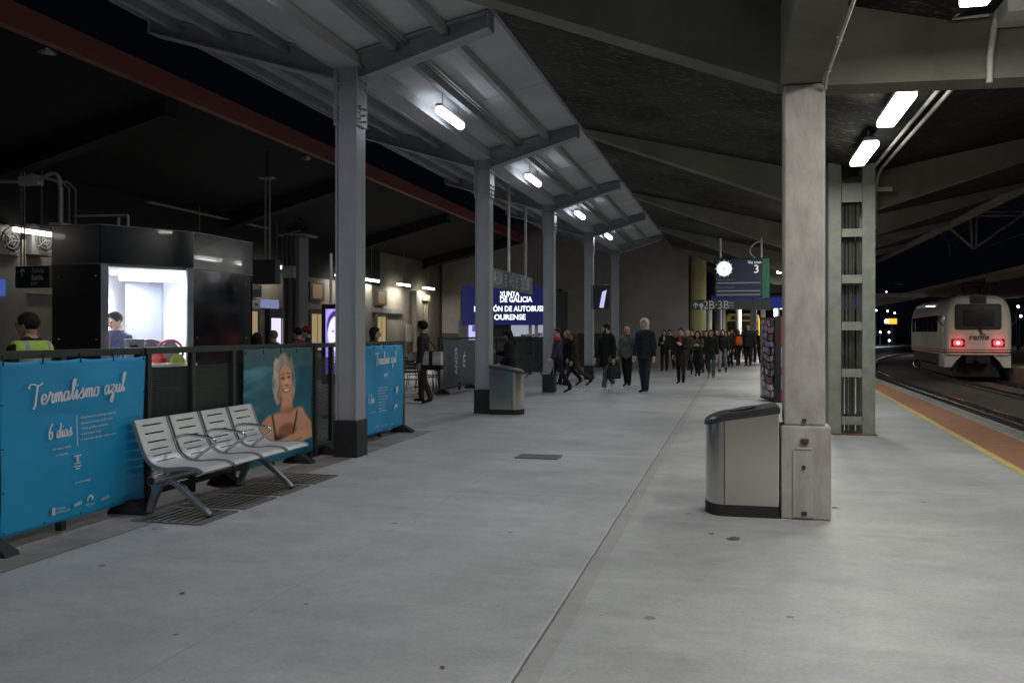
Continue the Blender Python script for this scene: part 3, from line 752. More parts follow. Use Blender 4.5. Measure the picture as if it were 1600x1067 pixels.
# crest, logos
p = at(115, 722)
for dz, hw, hh in ((.055, .045, .004), (.03, .012, .026), (-.005, .035, .004), (-.03, .045, .004), (-.05, .03, .004)):
    q.box(p.x, p.y-hw, p.z+dz-hh, p.x+.001, p.y+hw, p.z+dz+hh); q.v[-8:] = [on(w1, .004)(v) for v in q.v[-8:]]
p = at(80, 799); q.box(p.x, p.y-.015, p.z-.03, p.x+.001, p.y+.02, p.z+.03); q.v[-8:] = [on(w1, .004)(v) for v in q.v[-8:]]
q.text('XUNTA', .028, p+Vector((0, .03, .012)), Y_, Z_, 0, 'LEFT', warp=on(w1)); q.text('DE GALICIA', .028, p+Vector((0, .03, -.016)), Y_, Z_, 0, 'LEFT', warp=on(w1))
script_text(q, 'nina', .026, at(117.5, 789), (0, 1, .15), Z_, 0, .2, on(w1), sx=1.2)
p = at(137, 781)
for k in range(7):
    a = math.pi*k/6; c = p+Vector((0, .03*math.cos(a), .012+.026*math.sin(a))); q.add([on(w1)(c+Vector((0, .011*math.cos(t), .011*math.sin(t)))) for t in [6.283*i/10 for i in range(10)]], [tuple(range(10))])
q.text('Ourense', .028, p+Vector((0, 0, -.03)), Y_, Z_, 0, warp=on(w1)); q.text('termal', .018, p+Vector((0, 0, -.052)), Y_, Z_, 0, warp=on(w1))
q.text('renfe', .056, at(162, 777), (0, 1, .05), (0, .25, 1), 0, warp=on(w1))
q.build('lettering', mat('banner_white_print', (.70, .72, .74), .5, 0, .03), b1)
q = MB(); ties(q, w1, y0, y1, bx); q.build('tie', RUBBER, b1)
# portrait banner
def portrait_fn(u, v):
    u = .54+(u-.54)/1.12; v = .12+(v-.12)/1.06
    N = len(u); c = np.zeros((N, 3)); n1 = rngnoise(u*.5, v*2.2, 2.0, 11, 4); n2 = rngnoise(u, v, 3, 5, 4); n3 = rngnoise(u*3.0, v*.6, 4, 8, 3)
    t = np.clip(v, 0, 1)[:, None]
    c[:] = (1-t)*np.array((.003, .11, .17))+t*np.array((.02, .12, .16))
    top = np.clip((v-.72)/.25, 0, 1)[:, None]; c = c*(1-.45*top)+top*.45*np.array((.09, .10, .07))
    left = np.clip((.45-u)/.45, 0, 1)[:, None]; c = c+left*np.clip(n1, 0, 1)[:, None]*np.array((.05, .10, .13))*1.1
    c += top*np.clip(n1-.2, 0, 1)[:, None]*np.array((.12, .13, .11))
    c *= (1+.16*n2)[:, None]
    def ell(cx, cy, rx, ry, rot=0):
        dx, dy = u-cx, (v-cy); cr, sr = math.cos(rot), math.sin(rot)
        return np.sqrt(((dx*cr+dy*sr)/rx)**2+((-dx*sr+dy*cr)/ry)**2)-1
    def seg(ax, ay, bx_, by_, ra, rb):
        px, py = u-ax, (v-ay); dx, dy = bx_-ax, by_-ay; h = np.clip((px*dx+py*dy)/(dx*dx+dy*dy), 0, 1)
        return np.hypot(px-h*dx, (py-h*dy))-(ra+(rb-ra)*h)
    def put(d, col, soft):
        nonlocal c
        a = np.clip(.5-d/soft, 0, 1)[:, None]; col = np.asarray(col)
        c = c*(1-a)+col*a
    skin = np.array((.66, .30, .155)); dk = np.array((.34, .13, .065)); lt = np.array((.80, .46, .30))
    lit = np.clip(.5+(u-.52)*1.6, 0, 1)[:, None]
    S = (skin*(1-lit*.35)+lt*lit*.35)*(1+.06*n2)[:, None]
    # hair behind
    n4 = rngnoise((u+.018*np.sin(v*26+u*14))*7, v*1.1, 1.5, 31, 3)
    hairc = (np.array((.46, .40, .33))*np.clip(.78+.40*n4+.12*n3+.5*(.5-u), .3, 1.7)[:, None])
    put(np.minimum(np.minimum(ell(.535, .725, .142, .175), ell(.435, .62, .055, .135, .15)), ell(.645, .64, .045, .12, -.12))+.13*n3+.06*n4, hairc, .14)
    # shoulders, torso, arms
    body = np.minimum(seg(.36, .30, .74, .33, .10, .10), ell(.55, .22, .24, .19)*.2)
    body = np.minimum(body, seg(.56, .52, .55, .36, .065, .08))
    body = np.minimum(body, seg(.74, .34, .97, .19, .075, .055)); body = np.minimum(body, seg(.33, .30, .27, .17, .085, .06))
    put(body, S, .03)
    put(seg(.50, .42, .60, .42, .02, .03), dk*1.15, .06)
    put(ell(.56, .24, .13, .06)+.1*n2, dk*.95, .5)
    for ax, bx_ in ((.375, .43), (.70, .645)):
        put(seg(ax, .40, bx_, .17, .012, .014), (.03, .035, .03), .012)
    put(seg(.43, .20, .655, .15, .03, .025), (.02, .03, .03), .03)
    put(seg(.26, .155, .62, .115, .05, .042)+.01, S*.9, .02); put(seg(.97, .20, .46, .135, .055, .040), S*1.08, .02)
    put(seg(.30, .115, .60, .085, .012, .01), dk, .03); put(seg(.60, .14, .80, .155, .006, .006), dk*1.3, .02)
    for k in range(4): put(seg(.45+.02*k, .118+.012*k, .52+.02*k, .100+.010*k, .012, .010), S*1.15, .012)
    put(-(v-.085-.012*np.sin(u*30)), c*1.0, .01)
    water = np.clip((.085+.010*np.sin(u*26)-v)/.02, 0, 1)[:, None]; c = c*(1-water)+water*(np.array((.004, .12, .19))*(1+.35*n1)[:, None])
    # face
    put(np.minimum(ell(.545, .66, .096, .145), ell(.548, .58, .070, .075)), S*1.06, .12)
    put(ell(.462, .64, .022, .12), dk*1.5, .9); put(ell(.515, .635, .026, .022), S*1.15, .8); put(ell(.592, .635, .024, .022), S*1.12, .8)
    put(ell(.51, .695, .026, .015), (.42, .16, .09), .8); put(ell(.588, .70, .024, .015), (.42, .16, .09), .8); put(ell(.51, .695, .018, .008), (.03, .015, .012), .4); put(ell(.588, .70, .017, .008), (.03, .015, .012), .4)
    put(seg(.487, .728, .532, .73, .005, .006), (.16, .09, .06), .012); put(seg(.566, .734, .61, .733, .006, .005), (.16, .09, .06), .012)
    put(seg(.552, .70, .558, .645, .007, .016), lt, .02); put(ell(.556, .632, .026, .009), dk*.9, .7)
    put(ell(.552, .590, .046, .018), (.40, .08, .06), .3); put(ell(.552, .593, .036, .009), (.85, .78, .72), .35)
    put(ell(.50, .61, .008, .03), dk*1.3, .9); put(ell(.603, .61, .008, .03), dk*1.3, .9)
    # fringe
    fr = np.minimum(ell(.485, .80, .085, .04, .75), ell(.605, .81, .065, .045, -.85)); put(fr+.30+.12*n3, hairc*1.15, .25)
    put(ell(.440, .69, .028, .13)+.15*n3, hairc*1.1, .35); put(ell(.645, .70, .022, .12)+.15*n3, hairc*.95, .35)
    return c*1.22
y0, y1 = 8.90, 10.56; w2 = banner_warp(y0, y1, BH0, BH1+.03, bx, .010, 2.1)
b2 = paint_grid('banner', 'banner with a portrait of a grey-haired woman in teal water, right of the bench', 'banner', y0, y1, BH0, BH1+.03, bx, portrait_fn, 150, 130, w2, vcol('banner_vinyl_photo', .42))
q = MB(); ties(q, w2, y0, y1, bx); q.build('tie', RUBBER, b2)
# second blue banner
y0, y1 = 12.12, 13.80; w3 = banner_warp(y0, y1, BH0, BH1+.02, bx, .012, 4.0)
b3 = paint_grid('banner', 'smaller-looking blue banner partly hidden behind the nearest grey column', 'banner', y0, y1, BH0, BH1+.02, bx, blue_fn, 50, 40, w3, BLUE)
q = MB(); 
script_text(q, 'Termalismo azul', .082, at(601, 568), (0, 1, .02), Z_, 0, .26, on(w3), sx=.86)
script_text(q, 'miron', .042, at(599, 588), (0, 1, .02), Z_, 0, .22, on(w3), sx=.9)
script_text(q, '6 dias', .07, at(578, 630), (0, 1, .02), Z_, 0, .24, on(w3), sx=.8)
q.text('(do lunes ó sábado)', .03, at(579, 642)+Vector((0, 0, -.02)), Y_, Z_, 0, warp=on(w3))
for k in range(9):
    q.text(('• Acceso ás termas', '• Hotel de 4 estrelas', '• Visitas guiadas', '• Gastronomía local', '• Tren de ida e volta', '• Rutas culturais', '• Baños nocturnos', '• Seguro de viaxe', '• Guía acompañante')[k], .04, at(588, 606+4.6*k), Y_, Z_, 0, 'LEFT', warp=on(w3))
p = at(617, 608); q.box(p.x, p.y-.04, p.z-.06, p.x+.001, p.y+.05, p.z+.05); q.v[-8:] = [on(w3, .004)(v) for v in q.v[-8:]]
p = at(616, 634)
for k in range(6):
    a = math.pi*k/5; c = p+Vector((0, .06*math.cos(a), .03*math.sin(a)-.02)); q.add([on(w3)(c+Vector((0, .03*math.cos(t), .024*math.sin(t)))) for t in [6.283*i/8 for i in range(8)]], [tuple(range(8))])
for x, s in ((586, 'XUNTA'), (595, 'nina'), (603, 'Ourense'), (612, 'renfe')): q.text(s, .045, at(x, 664-.2*(x-600)), Y_, Z_, 0, warp=on(w3))
q.build('lettering', mat('banner_white_print', (.7, .72, .74)), b3)
q = MB(); ties(q, w3, y0, y1, bx); q.build('tie', RUBBER, b3)

# ------------------------------------------------------------------ drain grates
def grate(name, label, x0, x1, y0, y1, n, along='y', group=None):
    t = thing(name, label, 'drain grate', ((x0+x1)/2, (y0+y1)/2, 0), 0, group)
    q = MB(); q.box(x0, y0, .005, x1, y1, .008); q.build('pit', mat('drain_pit', (.045, .043, .04), .9), t)
    q = MB(); e = .02
    q.box(x0-e, y0-e, .004, x1+e, y0, .014); q.box(x0-e, y1, .004, x1+e, y1+e, .014); q.box(x0-e, y0, .004, x0, y1, .014); q.box(x1, y0, .004, x1+e, y1, .014)
    q.build('frame', mat('grate_iron', (.21, .205, .19), .6, .25, .15, 8), t)
    q = MB()
    for k in range(n):
        f = (k+.5)/n
        if along == 'y': x = x0+(x1-x0)*f; q.box(x-.012, y0, .008, x+.012, y1, .013)
        else: y = y0+(y1-y0)*f; q.box(x0, y-.012, .008, x1, y+.012, .013)
    q.build('slats', mat('grate_iron', (.15, .145, .135)), t)
for k, (ya, lb) in enumerate(((6.72, 'iron drain grate under the left end of the bench, nearest the camera'), (7.42, 'iron drain grate under the second seat of the bench'), (8.12, 'iron drain grate under the third seat of the bench'), (8.82, 'iron drain grate past the right end of the bench'))):
    grate('drain_grate', lb, -4.95, -4.32, ya, ya+.54, 8, 'y', 'drain grates in the gutter strip')
p = G(842, 714); grate('floor_drain', 'small rectangular floor drain in the open floor left of the long joint', p.x-.26, p.x+.26, p.y-.16, p.y+.16, 7, 'x')

# ------------------------------------------------------------------ waste bins
def waste_bin(label, loc, rz, dep=.62, wid=.52):
    t = thing('waste_bin', label, 'waste bin', loc, rz, 'stainless steel waste bins')
    M = MW[t.name]
    def outline(g=0, n=14):
        r = wid/2+g; cx_ = -dep+wid*.30
        pts = [(g, -r), (cx_, -r)]
        for k in range(1, n):
            a = -math.pi/2-math.pi*k/n; pts.append((cx_+(wid*.30+g)*math.cos(a), r*math.sin(a)))
        pts += [(cx_, r), (g, r)]
        return pts
    def top(x): return .955-.125*(abs(x/dep)**1.6)
    def ring(z, g=0, dz=None): return [M @ Vector((x, y, z if dz is None else top(x)+dz)) for x, y in outline(g)]
    q = MB(); q.loft([ring(.0, .006), ring(.10, .006)]); q.build('plinth', RUBBER, t, .004)
    q = MB(); q.loft([ring(.101), ring(0, 0, -.05)], 0, True, False); q.build('body', STAIN, t)
    for s in (-1, 1):
        q = MB(); x = -dep+wid*.30+.01
        q.box(x-.006, s*(wid/2+.001)-.003, .105, x+.006, s*(wid/2+.001)+.003, .86, M=M); q.build('seam_strip', mat('bin_seam', (.12, .12, .115), .5, .6), t)
    q = MB(); q.loft([ring(0, .014, -.052), ring(0, .014, -.012), ring(0, -.01, .006)]); q.build('lid', mat('charcoal_lid', (.035, .036, .04), .35), t)
    q = MB()
    q.loft([[M @ Vector((-dep*.48+.12*math.cos(a), .13*math.sin(a), top(-dep*.48+.12*math.cos(a))+h)) for a in [6.283*k/16 for k in range(16)]] for h in (.002, .009)]); q.build('lid_opening', BLACKP, t)
    return t
waste_bin('large stainless waste bin with rounded front and black lid, in the foreground', (.355, 8.40, 0), 0)
q = MB()
for dx, dz, r in ((0, 0, .028), (.01, .012, .02)):
    pass
b_ = waste_bin('small distant stainless waste bin beside the second grey column', (-4.66, 17.36, 0), math.pi)

# ------------------------------------------------------------------ kiosk
kk = thing('kiosk', 'black glazed kiosk with one brightly lit window behind the blue banner', 'kiosk', (-8.4, 11.6, 0))
A_, B_, C_, D_, E_ = [Vector((x, y, 0)) for x, y in ((-8.80, 10.25), (-8.05, 10.25), (-7.4, 11.34), (-7.4, 12.95), (-9.75, 12.95))]
def wallp(a, b, z0, z1, th, off=0):
    d = (b-a).normalized(); nrm = Vector((d.y, -d.x, 0)); a = a+nrm*off; b = b+nrm*off
    q = MB(); q.prism([Vector((p.x, p.y, z0)) for p in (a, b, b-nrm*th, a-nrm*th)], (0, 0, z1-z0)); return q
for a, b, nm in ((A_, B_, 'glass_panel'), (C_, D_, 'glass_panel'), (D_, E_, 'back_panel'), (E_, A_, 'back_panel')):
    wallp(a, b, 0, 2.5, .05).build(nm, GLASSD, kk, .004)
wallp(B_, C_, 0, 1.13, .05).build('counter_front', GLASSD, kk)
d = (C_-B_).normalized()
wallp(B_, B_+d*.10, 1.13, 2.5, .06, .004).build('window_jamb', mat('kiosk_grey_frame', (.30, .33, .36), .4, .5), kk)
wallp(C_-d*.09, C_, 1.13, 2.5, .06, .004).build('window_jamb', mat('kiosk_grey_frame', (.30, .33, .36)), kk)
wallp(B_+d*.11, C_-d*.10, 1.18, 2.49, .008, -.02).build('window_pane', mat('clear_pane', (.8, .85, .9), .06, 0, .02, 2, alpha=.06), kk)
wallp(B_, C_, 1.13, 1.17, .5, .12).build('counter', WHITEP, kk)
cen = sum((A_, B_, C_, D_, E_), Vector())/5
def grow(p, g): v = (p-cen); return p+v.normalized()*g
top = [grow(p, .008) for p in (A_, B_, C_, D_, E_)]
q = MB(); q.loft([[Vector((p.x, p.y, z)) for p in top] for z in (2.5, 3.0)]); q.build('fascia', mat('kiosk_navy_black', (.010, .012, .018), .2, 0, .1, 2, coat=.25), kk, .01)
q = MB(); 
for p0, p1 in zip(top[:3], top[1:4]): q.tube([p0+Vector((0, 0, 3.005)), p1+Vector((0, 0, 3.005))], .008, 5)
for p0, p1 in zip(top[:3], top[1:4]): q.tube([p0+Vector((0, 0, 2.495)), p1+Vector((0, 0, 2.495))], .006, 5)
q.build('edge_trim', mat('trim_grey', (.3, .3, .32), .4, .5), kk)
INN = mat('kiosk_white_lining', (.82, .83, .86), .6, 0, .03, 2)
inn = [cen+(p-cen)*.94 for p in (A_, B_, C_, D_, E_)]
for i, j in ((2, 3), (3, 4), (4, 0), (0, 1)):
    wallp(inn[i], inn[j], .1, 2.46, .02).build('lining', INN, kk)
q = MB(); q.loft([[Vector((p.x, p.y, z)) for p in inn] for z in (2.462, 2.48)]); q.build('inner_ceiling', INN, kk)
q = MB(); q.loft([[Vector((p.x, p.y, z)) for p in inn] for z in (.08, .10)]); q.build('inner_floor', mat('kiosk_floor', (.2, .2, .2), .7), kk)
e0 = PZ(196, 430, 13.9); e1 = PZ(252, 430, 14.25)
q = MB(); pa, pb = [Vector((p.x, p.y, .12)) for p in (e0, e1)]; q.prism([pa, pb, pb+Vector((.01, .04, 0)), pa+Vector((.01, .04, 0))], (0, 0, 2.25)); q.build('inner_door', mat('kiosk_door_grey', (.11, .125, .16), .5), kk)
q = MB(); q.tube([(-8.75, 11.55, 2.40), (-7.85, 12.05, 2.40)], .05, 10); q.build('ceiling_tube', emis('kiosk_tube', (.9, .93, 1), 14), kk)
l = bpy.data.objects.new('kiosk_light', lampdata('kiosk_light', 'A', (.95, .96, 1), 125, (.9, .5))); COL.objects.link(l); l.parent = kk; l.location = (-.05, .15, 2.36)
for px, py, pl in ((92, 433, 0), (150, 431, 0), (92, 530, 0), (150, 530, 0), (308, 439, 1), (384, 443, 1), (308, 528, 1), (384, 528, 1)):
    p = PX(px, py, -7.392) if pl else PY(px, py, 10.242)
    q = MB(); q.sphere(p, .014, 0, 8, 5); q.build('glazing_stud', STAINL, kk)
q = MB(); q.tube(catmull([(-9.05, 10.7, 3.0), (-9.05, 10.7, 3.55), (-9.1, 10.72, 3.75), (-9.25, 10.75, 3.80), (-9.6, 10.8, 3.72), (-10.6, 10.95, 3.78), (-13.4, 11.4, 4.0)], 6), .025, 8)
p = Vector((-9.62, 10.8, 3.72)); q.box(p.x-.16, p.y-.06, p.z-.06, p.x+.16, p.y+.06, p.z+.06); q.box(-9.15, 10.6, 2.995, -8.95, 10.8, 3.10)
tag(q.build('cable_conduit', mat('conduit_grey', (.3, .3, .29))), 'bent grey conduit rising from the kiosk roof toward the facade', 'conduit')
q = MB()
for x in (-8.35, -8.2):
    q.tube([(x, 11.0, 3.0), (x, 11.0, 3.22)], .02, 6)
q.tube([(-9.0, 10.9, 3.22), (-8.2, 11.0, 3.22)], .02, 6)
tag(q.build('roof_bracket', mat('conduit_grey', (.3, .3, .29))), 'small grey pipe bracket standing on the kiosk roof', 'bracket')

# counter items
mn = thing('monitor', 'small grey monitor on the kiosk counter, seen from behind', 'monitor', (PZ(210, 533, 12.15)[0], PZ(210, 533, 12.15)[1], 1.17), R(20))
M = MW[mn.name]
q = MB(); q.box(-.13, -.02, .08, .13, .02, .34, M=M); q.build('case', mat('monitor_grey', (.45, .46, .48), .5), mn, .008)
q = MB(); q.box(-.04, -.04, 0, .04, .04, .02, M=M); q.box(-.02, -.012, .02, .02, .012, .09, M=M); q.box(-.05, -.032, .16, .05, -.021, .26, M=M); q.build('stand', BLACKP, mn)
for px, lb, cc_ in ((236, 'dark office chair back with crimson trim left of the other inside the kiosk', (.05, .01, .02)), (266, 'office chair with magenta rim right of the other inside the kiosk', (.30, .02, .13))):
    p = PZ(px, 545, 12.75)
    t = thing('desk_chair', lb, 'chair', (p.x, p.y, .1), R(25), 'office chairs in the kiosk'); M = MW[t.name]
    q = MB(); q.tube([M @ Vector((.17*math.cos(a), 0, 1.22+.17*math.sin(a))) for a in [6.283*k/20 for k in range(21)]], .022, 8); q.build('back_rim', mat('rim'+str(px), cc_, .5), t)
    q = MB(); q.sphere(M @ Vector((0, 0, 1.22)), .155, 0, 14, 8, (1, .12, 1)); q.build('backrest', mat('chair_dark', (.05, .05, .06), .8), t)
    q = MB(); q.tube([M @ Vector((0, 0, .02)), M @ Vector((0, 0, 1.07))], .03, 8); q.sphere(M @ Vector((0, -.15, .72)), .2, 0, 14, 6, (1, 1, .2)); q.build('seat', mat('chair_dark', (.05, .05, .06)), t)
p = PZ(277, 552, 12.45)
q = MB(); q.loft([[Vector((p.x+a*s, p.y+b*s*.5, z)) for a, b in ((-.10, -.05), (.10, -.05), (.12, .05), (-.12, .05))] for z, s in ((1.175, 1.0), (1.24, .9), (1.30, .5))])
tag(q.build('folded_vest', mat('hi_vis_yellow', (.45, .62, .10), .7, 0, .1, 8), None, .01), 'folded yellow-green vest on the kiosk counter', 'vest')
p = PZ(248, 552, 12.4)
q = MB(); q.loft([[Vector((p.x+a*s, p.y+b*s*.6, z)) for a, b in ((-.09, -.07), (.09, -.07), (.10, .07), (-.10, .07))] for z, s in ((1.175, 1.0), (1.25, 1.05), (1.31, .6))])
tag(q.build('red_pouch', mat('red_nylon', (.45, .03, .03), .6, 0, .1, 8), None, .015), 'red nylon pouch on the kiosk counter beside the vest', 'bag')
# ------------------------------------------------------------------ hanging signs and screens
Xp, Yp, Zp = Vector((1, 0, 0)), Vector((0, 1, 0)), Vector((0, 0, 1))
def facing(name, label, cat, x0, y0, x1, y1, Y, th, m, group=None):      # a board standing in a plane of constant Y
    a = PY(x0, y1, Y); b = PY(x1, y0, Y)
    t = thing(name, label, cat, ((a.x+b.x)/2, Y, a.z), 0, group)
    q = MB(); q.box(a.x, Y, a.z, b.x, Y+th, b.z); q.build('casing', m, t, .01)
    return t, a, b
DISP = mat('display_navy_black', (.012, .014, .03), .25)
LIT = emis('lit_lettering', (.85, .87, .95), .75)
LITD = emis('dim_lettering', (.6, .62, .7), .10)
t, a, b = facing('departure_display', 'hanging platform display with a round white clock and the number 3', 'display', 1117, 403, 1202, 466, 23.3, .22, DISP)
yf = 23.296
q = MB(); q.box(PY(1119, 0, yf).x, yf-.004, PY(1155, 464.5, yf).z, PY(1190, 0, yf).x, yf, PY(1155, 405, yf).z); q.build('screen', emis('display_glow', (.05, .06, .16), .07), t)
q = MB(); q.box(PY(1191, 0, yf).x, yf-.006, a.z+.01, b.x+.005, yf, b.z-.01); q.build('green_end', mat('sign_bright_green', (.01, .16, .09), .4), t)
q = MB(); c = PY(1131.5, 420, yf-.008); r = .185
q.add([c+Vector((r*math.cos(k*6.2832/36), 0, r*math.sin(k*6.2832/36))) for k in range(36)], [tuple(range(36))]); q.build('clock_face', emis('clock_white', (.93, .95, 1), .85), t)
q = MB(); y_ = yf-.012
for k in range(12):
    an = k*math.pi/6; d = Vector((math.cos(an), 0, math.sin(an))); n_ = Vector((-d.z, 0, d.x)); c2 = Vector((c.x, y_, c.z))
    q.add([c2+d*1.06*r+n_*.006, c2+d*1.18*r+n_*.006, c2+d*1.18*r-n_*.006, c2+d*1.06*r-n_*.006], [(0, 1, 2, 3)])
q.build('clock_marks', LIT, t)
q = MB(); c2 = Vector((c.x, y_, c.z)); q.add([c2+Vector((.014*math.cos(k), 0, .014*math.sin(k))) for k in [6.28*i/10 for i in range(10)]], [tuple(range(10))])
q.build('clock_hub', BLACKP, t)
q = MB()
q.text('3', .28, PY(1182, 421, y_), Xp, Zp); q.text('Vía tren', .10, PY(1179, 410, y_), Xp, Zp)
q.build('lettering', LIT, t)
q = MB(); q.text('Destino  Ourense', .055, PY(1134, 437, y_), Xp, Zp); q.text('Estación Ourense', .062, PY(1133, 449, y_), Xp, Zp)
for yy in (442, 454.5, 460.5): q.box(PY(1120, 0, y_).x, y_-.001, PY(1155, yy+1.0, y_).z, PY(1188, 0, y_).x, y_, PY(1155, yy-1.0, y_).z)
q.build('timetable_row', LITD, t)
for x in (1126, 1190):
    q = MB(); p = PY(x, 403, 23.4); q.tube([p, Vector((p.x, 23.4, 3.95))], .022, 8); q.build('hanger', mat('white_pole', (.6, .6, .58), .5), t)
q = MB(); p = PY(1190, 383, 23.4); q.tube(catmull([p+Vector((0, 0, .1)), p+Vector((-.15, 0, .05)), p+Vector((-.27, 0, -.08)), p+Vector((-.25, 0, -.22)), p+Vector((-.12, 0, -.36))], 4), .014, 6); q.build('cable', mat('white_pole', (.6, .6, .58)), t)
t, a, b = facing('direction_sign', 'long narrow dark sign reading 2B 3B below the clock display', 'sign', 1081, 467.5, 1205, 484, 23.35, .14, SIGNK)
q = MB(); q.box(a.x+.005, 23.344, a.z+.004, PY(1101, 0, 23.35).x, 23.349, b.z-.004); q.build('green_panel', SIGNG, t)
q = MB(); y_ = 23.342
q.text('2B·3B', .29, PY(1119, 477, y_), Xp, Zp, sx=.92); q.text('Vías', .07, PY(1143, 473, y_), Xp, Zp); q.text('Vías', .07, PY(1143, 477, y_), Xp, Zp); q.text('tracks', .05, PY(1143, 481, y_), Xp, Zp)
p = PY(1087, 477, y_)
for s in (-1, 1): q.add([p+Vector((0, 0, .08)), p+Vector((s*.075, 0, 0)), p+Vector((s*.052, 0, -.02)), p+Vector((0, 0, .04))], [(0, 1, 2, 3)])
q.box(p.x-.012, y_-.001, p.z-.08, p.x+.012, y_, p.z+.05)
p = PY(1096, 477, y_); q.add([p+Vector((.05*math.cos(k), 0, .06*math.sin(k))) for k in [6.28*i/12 for i in range(12)]], [tuple(range(12))]); q.box(p.x-.02, y_-.001, p.z-.10, p.x+.02, y_, p.z-.04)
q.build('lettering', mat('sign_grey_lettering', (.5, .51, .52), .5), t)
q = MB()
for x in (1112, 1197): p = PY(x, 469, 23.42); q.box(p.x-.015, 23.40, p.z, p.x+.015, 23.43, p.z+.14)
q.build('hanger', BLACKP, t)
# long sign parallel to the canopy
SX = -5.6
t = thing('direction_sign', 'long grey track number sign hung on two poles behind the second column', 'sign', (SX, 23, 2.65))
ya, yb = PX(764, 450, SX).y, PX(832, 450, SX).y; zb, zt = 2.66, 3.13
q = MB(); q.box(SX-.06, ya, zb, SX, yb, zt); q.build('casing', mat('sign_slate', (.07, .075, .08), .4), t, .008)
q = MB(); xx = SX+.006
for x, s in ((776.5, '1A·3A'), (799.5, '4·5'), (820, '2B·3B')):
    p = PX(x, 440, SX); q.text(s, .44, (xx, p.y, (zb+zt)/2), Yp, Zp, 0, sx=.95)
for x in (790, 807):
    p = PX(x, 440, SX)
    for k in range(4): q.box(xx-.001, p.y-.10, zb+.09+.085*k, xx, p.y+.12, zb+.115+.085*k)
q.build('lettering', mat('sign_grey_lettering', (.5, .51, .52)), t)
for x in (795, 821):
    p = PX(x, 420, SX-.03); q = MB(); q.tube([Vector((SX-.03, p.y, zt)), Vector((SX-.03, p.y, shz(SX)-.003))], .035, 10); q.build('hanger', mat('white_pole', (.6, .6, .58)), t)
# exit sign at left
t, a, b = facing('exit_sign', 'dark green hanging exit sign with white up arrow, at the left edge', 'sign', 24, 415, 77, 450, 13.2, .12, SIGNK)
q = MB(); q.box(a.x+.004, 13.193, a.z+.004, PY(47, 0, 13.2).x, 13.199, b.z-.004); q.build('green_panel', SIGNG, t)
q = MB(); y_ = 13.191
q.text('Salida', .115, PY(59, 423, y_), Xp, Zp); q.text('Saída', .115, PY(58, 434, y_), Xp, Zp, off=.003); q.text('EXIT', .07, PY(54, 443.5, y_), Xp, Zp)
p = PY(34.5, 426, y_)
q.box(p.x-.008, y_-.001, p.z-.075, p.x+.008, y_, p.z+.06)
for s in (-1, 1): q.add([p+Vector((0, 0, .075)), p+Vector((s*.06, 0, .012)), p+Vector((s*.048, 0, 0)), p+Vector((0, 0, .05))], [(0, 1, 2, 3)])
q.build('lettering', LETW, t)
for x in (33, 38):
    q = MB(); p = PY(x, 415, 13.25); q.tube([p, p+Vector((0, 0, 1.6))], .014, 6); q.build('hanger', GALV, t)
# dark TV box on pole
t, a, b = facing('hanging_screen', 'dark square screen hanging on a double pole right of the kiosk', 'screen', 392, 405, 430, 444, 18.2, .25, BLACKP)
p = PY(418, 405, 18.3)
for d in (-.05, .05):
    q = MB(); q.tube([Vector((p.x+d, 18.3, b.z)), Vector((p.x+d, 18.3, 5.0))], .022, 8); q.build('hanger', GALV, t)
q = MB(); q.box(p.x-.16, 18.2, 5.0, p.x+.16, 18.4, 5.03); q.build('ceiling_plate', GALV, t)
q = MB(); q.tube([Vector((p.x, 18.3, 5.03)), Vector((p.x, 18.3, 5.6))], .03, 6); q.build('rod', BLACKP, t)
# monitor on the fourth column
t, a, b = facing('column_screen', 'dark portrait screen with a lilac slanted glow on the fourth canopy column', 'screen', 924, 445, 952, 483, 30.6, .10, BLACKP)
p = PY
q = MB(); q.add([PY(x, y, 30.59) for x, y in ((936.5, 480.5), (943, 481), (948, 453), (941, 456))], [(0, 1, 2, 3)]); q.build('screen', emis('lilac_slant', (.62, .60, 1.0), .75), t)  # slanted lilac patch with its own emission
q = MB(); q.box(CX+.13, 30.62, (a.z+b.z)/2-.1, a.x+.02, 30.72, (a.z+b.z)/2+.1); q.build('bracket', BLACKP, t)
# security camera on wall
q = MB(); p = PY(873, 455, 40.9); q.box(p.x-.2, 40.5, p.z-.08, p.x+.2, 40.7, p.z+.08); q.tube([p, p+Vector((.25, .3, .15))], .03, 6)
tag(q.build('security_camera', BLACKP), 'small dark security camera on the grey end wall', 'camera')
